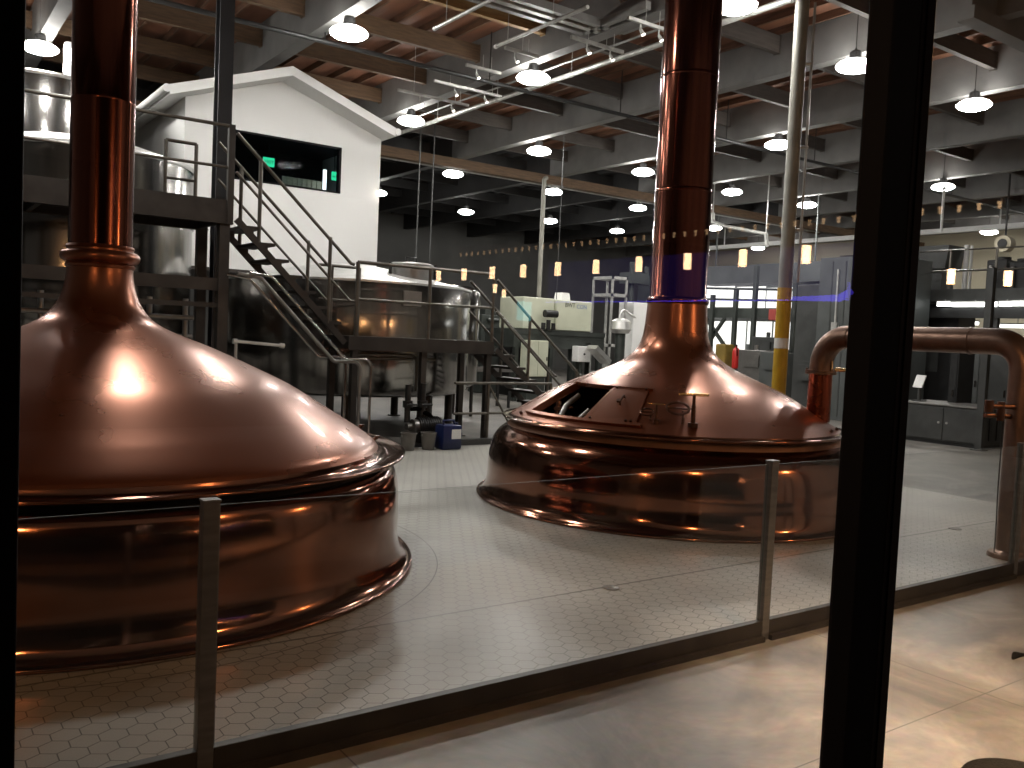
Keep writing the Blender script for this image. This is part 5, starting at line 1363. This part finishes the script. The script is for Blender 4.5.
tag(obj('vent_hood', b, 'machine_grey', smooth=False), 'dark tapered hood on the right mezzanine beside the mullion', 'hood')
for dx, px, r_ in ((1.6, 966, 0.06), (1.8, 971, 0.035)):
    q = atx(px, 262, UX + dx)
    b = B(); tube(b, [(UX + dx, q.y, zt + 0.003), (UX + dx, q.y, zt + 1.25)], r_, 10); tube(b, [(UX + dx, q.y, zt + 0.003), (UX + dx, q.y, zt + 0.03)], r_ * 2, 10); tag(obj('white_pipe', b, 'white_trim'), ('thicker white upright pipe on the right mezzanine in front of the cream wall', 'thin white upright pipe on the right mezzanine in front of the cream wall')[dx > 1.7], 'pipe', 'white upright pipes')
# cream heater near the ceiling
q = atx(1005, 244, 27.0)
uh = thing('unit_heater', 'round cream heater hanging beside the wide light in front of the cream wall', 'heater', (27, q.y, q.z - 0.3))
b = B(); tube(b, [(26.85, q.y, q.z), (27.15, q.y, q.z)], 0.24, 24); obj('body', b, 'wall_cream', uh)
b = B(); tube(b, [(26.82, q.y, q.z), (26.85, q.y, q.z)], 0.14, 20); obj('outlet', b, 'dark_metal', uh)
b = B(); tube(b, [(27, q.y, q.z + 0.23), (27, q.y, ZC)], 0.03, 8); obj('hanger', b, 'dark_metal', uh)
# glowing strips added for bright gaps of the lit room beyond
FL = [((937, 304), (948, 304.4), 'first short glowing strip filling a bright gap under the right mezzanine, by the mullion'), ((951, 304.5), (995, 304), 'longest glowing strip filling a bright gap under the right mezzanine'), ((999, 304), (1010, 304), 'short glowing strip filling a bright gap under the right mezzanine right of the post'), ((1012, 303.5), (1034, 303), 'glowing strip filling a bright gap under the right mezzanine cut by the picture edge')]
for a, c, lab in FL:
    X = UX - 0.2; p, q = atx(*a, X), atx(*c, X)
    t = thing('glow_strip', lab, 'light', (X, (p.y + q.y) / 2, p.z), 'glowing strips under the mezzanine')
    b = B(); box(b, X, X + 0.1, q.y, p.y, p.z - 0.05, p.z + 0.05); obj('tube', b, 'white_glow', t, smooth=False)
    b = B(); box(b, X - 0.02, X + 0.14, q.y - 0.005, p.y + 0.005, p.z + 0.052, p.z + 0.075); tube(b, [(X + 0.12, (p.y + q.y) / 2, p.z + 0.06), (X + 0.12, (p.y + q.y) / 2, p.z + 0.11)], 0.012, 6); obj('strip_batten', b, 'white_trim', t, smooth=False)
for a, c, lab in (((950, 323), (977, 324), 'dimmer glowing strip filling a bright gap low behind the copper pipe, left of two'), ((1000, 326), (1034, 325), 'dimmer glowing strip filling a bright gap low behind the copper pipe elbow')):  # dimmer strips added likewise for the lower bright gaps
    X = UX + 4.0; p, q = atx(*a, X), atx(*c, X)
    t = thing('glow_strip', lab, 'light', (X, (p.y + q.y) / 2, p.z), 'low glowing strips')
    b = B(); box(b, X, X + 0.1, q.y, p.y, p.z - 0.04, p.z + 0.04); obj('tube', b, 'white_glow', t, smooth=False)
    b = B(); box(b, X - 0.02, X + 0.14, q.y - 0.02, p.y + 0.02, p.z + 0.045, p.z + 0.08); tube(b, [(X + 0.05, (p.y + q.y) / 2, p.z + 0.08), (X + 0.05, (p.y + q.y) / 2, zbm - 0.003)], 0.015, 6); obj('strip_batten', b, 'white_trim', t, smooth=False)
# bent white pipe at the ceiling between stack and pole
bp = thing('white_pipe_run', 'bent white pipe run below the ceiling between the right stack and pole', 'pipe', (22, 17, 5.5))
X = 22.5
pp = [atx(713, 213, X), atx(713, 222, X), atx(724, 226, X), atx(766, 234, X), atx(767, 247, X)]
b = B(); tube(b, pp, 0.06, 10); obj('pipe', b, 'galvanised', bp)
b = B()
for p in (pp[0], pp[3]):
    tube(b, [p, (p.x, p.y, ZC)], 0.02, 8)
obj('hanger', b, 'galvanised', bp)

# ------------------------------------------------------------------ lamps of the aisle and the tasting room (seen in the copper and in the window glass)
for x in (-1.8, 3.5, 8.8):
    t = thing('wall_sconce', 'warm sconce high on the window wall over the aisle, mirrored in the copper', 'wall lamp', (x, GY + 0.08, 3.15), 'warm aisle sconces')
    b = B(); box(b, x - 0.06, x + 0.06, GY + 0.08, GY + 0.10, 3.1, 3.3, 0.005); tube(b, [(x, GY + 0.10, 3.22), (x, GY + 0.24, 3.26), (x, GY + 0.30, 3.2)], 0.012, 8); obj('bracket', b, 'dark_metal', t)
    b = B(); lathe(b, [(0.03, 3.22), (0.05, 3.2), (0.155, 3.07), (0.16, 3.06), (0.145, 3.07), (0.04, 3.19)], x, GY + 0.30, seg=24); obj('shade', b, 'dark_metal', t)
    b = B(); lathe(b, [(0, 3.16), (0.05, 3.14), (0.12, 3.06), (0.14, 2.98), (0.11, 2.89), (0.05, 2.85), (0, 2.845)], x, GY + 0.30, seg=20); obj('bulb', b, 'lamp_warm', t)
    ld = bpy.data.lights.new('sconce_beam', 'SPOT'); ld.energy = {-1.8: 12, 3.5: 1250, 8.8: 150}[x]; ld.color = (1.0, 0.68, 0.42); ld.spot_size = R(82); ld.spot_blend = 1.0; ld.shadow_soft_size = 0.05
    lo = bpy.data.objects.new('sconce_beam', ld); COL.objects.link(lo); lo.location = (0, 0.30, -0.33); lo.parent = t
    lo.rotation_euler = Vector((0.95 if x == 3.5 else 0, 0.12, -3)).to_track_quat('-Z', 'Y').to_euler()


def make_pendant():
    t = thing('pendant_lamp', 'amber glass pendant lamp seen as a reflection in the window glass', 'pendant lamp')
    b = B(); tube(b, [(0, 0, -0.075), (0, 0, 0.065)], 0.032, 16); obj('glass_shade', b, 'lamp_amber', t)
    b = B(); tube(b, [(0, 0, 0.065), (0, 0, 0.12)], 0.034, 16); obj('cap', b, 'dark_bronze', t)
    b = B(); tube(b, [(0, 0, 0.12), (0, 0, 1.55)], 0.004, 6); obj('cord', b, 'dark_metal', t)
    return t


mir = lambda p: Vector((p.x, 2 * (GY) - p.y, p.z))
pn = make_pendant()
spots = [Vector((5.87, 10.03 - 0.63 * k, 2.45)) for k in range(0, 11)] + [atz(px, py, 2.45) for px, py in ((495, 288), (504, 293), (951, 276), (1008, 278))]
for i, v in enumerate(spots):
    o = pn if i == 0 else copy_tree(pn)
    o.location = mir(v); o['group'] = 'amber pendant lamps over the bar'
# rail of small spots
sr = thing('string_lights', 'wooden rail of small warm bulbs seen as dots mirrored in the window glass', 'string lights', (8.9, -5, 3.2))
b = B(); box(b, 8.86, 8.94, 2 * GY - 15.8, 2 * GY - 4.2, 3.24, 3.34); obj('rail', b, 'taproom_wood', sr, smooth=False)
for y in np.arange(4.4, 15.7, 0.2):
    b = B(); yy = 2 * GY - y; tube(b, [(8.9, yy, 3.24), (8.9, yy, 3.215)], 0.02, 8); lathe(b, [(0, 3.165), (0.015, 3.175), (0.019, 3.19), (0.010, 3.215), (0, 3.215)], 8.9, yy, seg=8); obj('bulb', b, 'lamp_string', sr)
for y in (5, 10, 15):
    b = B(); tube(b, [(8.9, 2 * GY - y, 3.34), (8.9, 2 * GY - y, 4.0)], 0.02, 8); obj('hanger', b, 'dark_metal', sr)
# blue neon sign: an outline with its lower and right edges brightest
ns = thing('neon_sign', 'blue neon strip seen as a faint blue reflection across the window glass', 'neon sign', (7.6, -5, 2.2))
p0, p1 = atz(541, 303, 2.2), atz(838, 298.5, 2.2)
x_ = 7.55
b = B(); tube(b, [(x_, 2 * GY - 9.9, 2.2), (x_, 2 * GY - 5.1, 2.2), (x_, 2 * GY - 5.1, 2.37)], 0.008, 8); obj('tube', b, 'neon_blue', ns)
b = B(); tube(b, [(x_ + 0.012, 2 * GY - 5.75, 2.215), (x_ + 0.012, 2 * GY - 5.2, 2.215), (x_ + 0.012, 2 * GY - 5.08, 2.28)], [0.02, 0.035, 0.03], 10); obj('bright_end', b, 'neon_blue', ns)
b = B(); box(b, x_ + 0.03, x_ + 0.05, 2 * GY - 9.9, 2 * GY - 5.1, 2.2, 2.75); obj('backing', b, 'neon_haze', ns, smooth=False)
for y in (9.5, 5.5):
    b = B(); tube(b, [(x_ + 0.04, 2 * GY - y, 2.75), (x_ + 0.04, 2 * GY - y, 4.0)], 0.01, 6); obj('hanger', b, 'dark_metal', ns)
# teal screen on a stand
q = mir(aty(524, 312, 9.0))
ts = thing('screen', 'small teal lit screen seen as a faint reflection by the lower stair', 'screen', (q.x, q.y, 0))
b = B(); box(b, q.x - 0.11, q.x + 0.11, q.y, q.y + 0.004, q.z - 0.11, q.z + 0.13); obj('display', b, 'screen_teal', ts, smooth=False)
b = B(); box(b, q.x - 0.13, q.x + 0.13, q.y - 0.03, q.y - 0.001, q.z - 0.13, q.z + 0.15); tube(b, [(q.x, q.y - 0.02, 0), (q.x, q.y - 0.02, q.z - 0.13)], 0.02, 8); box(b, q.x - 0.15, q.x + 0.15, q.y - 0.15, q.y + 0.1, 0, 0.02); obj('stand', b, 'dark_metal', ts, smooth=False)

# ------------------------------------------------------------------ world and render look
wd_ = bpy.data.worlds.new('world'); SC.world = wd_; wd_.use_nodes = True
bg = wd_.node_tree.nodes['Background']; bg.inputs[0].default_value = (0.5, 0.45, 0.4, 1); bg.inputs[1].default_value = 0.0
vs = SC.view_settings
vs.view_transform = 'Standard'; vs.look = 'None'; vs.gamma = 1.0; vs.use_curve_mapping = False
vs.exposure = 0.2
SC.cycles.use_denoising = True
SC.cycles.sample_clamp_indirect = 5.0
SC.cycles.caustics_reflective = False
SC.cycles.caustics_refractive = False
SC.cycles.max_bounces = 8
SC.cycles.transparent_max_bounces = 24
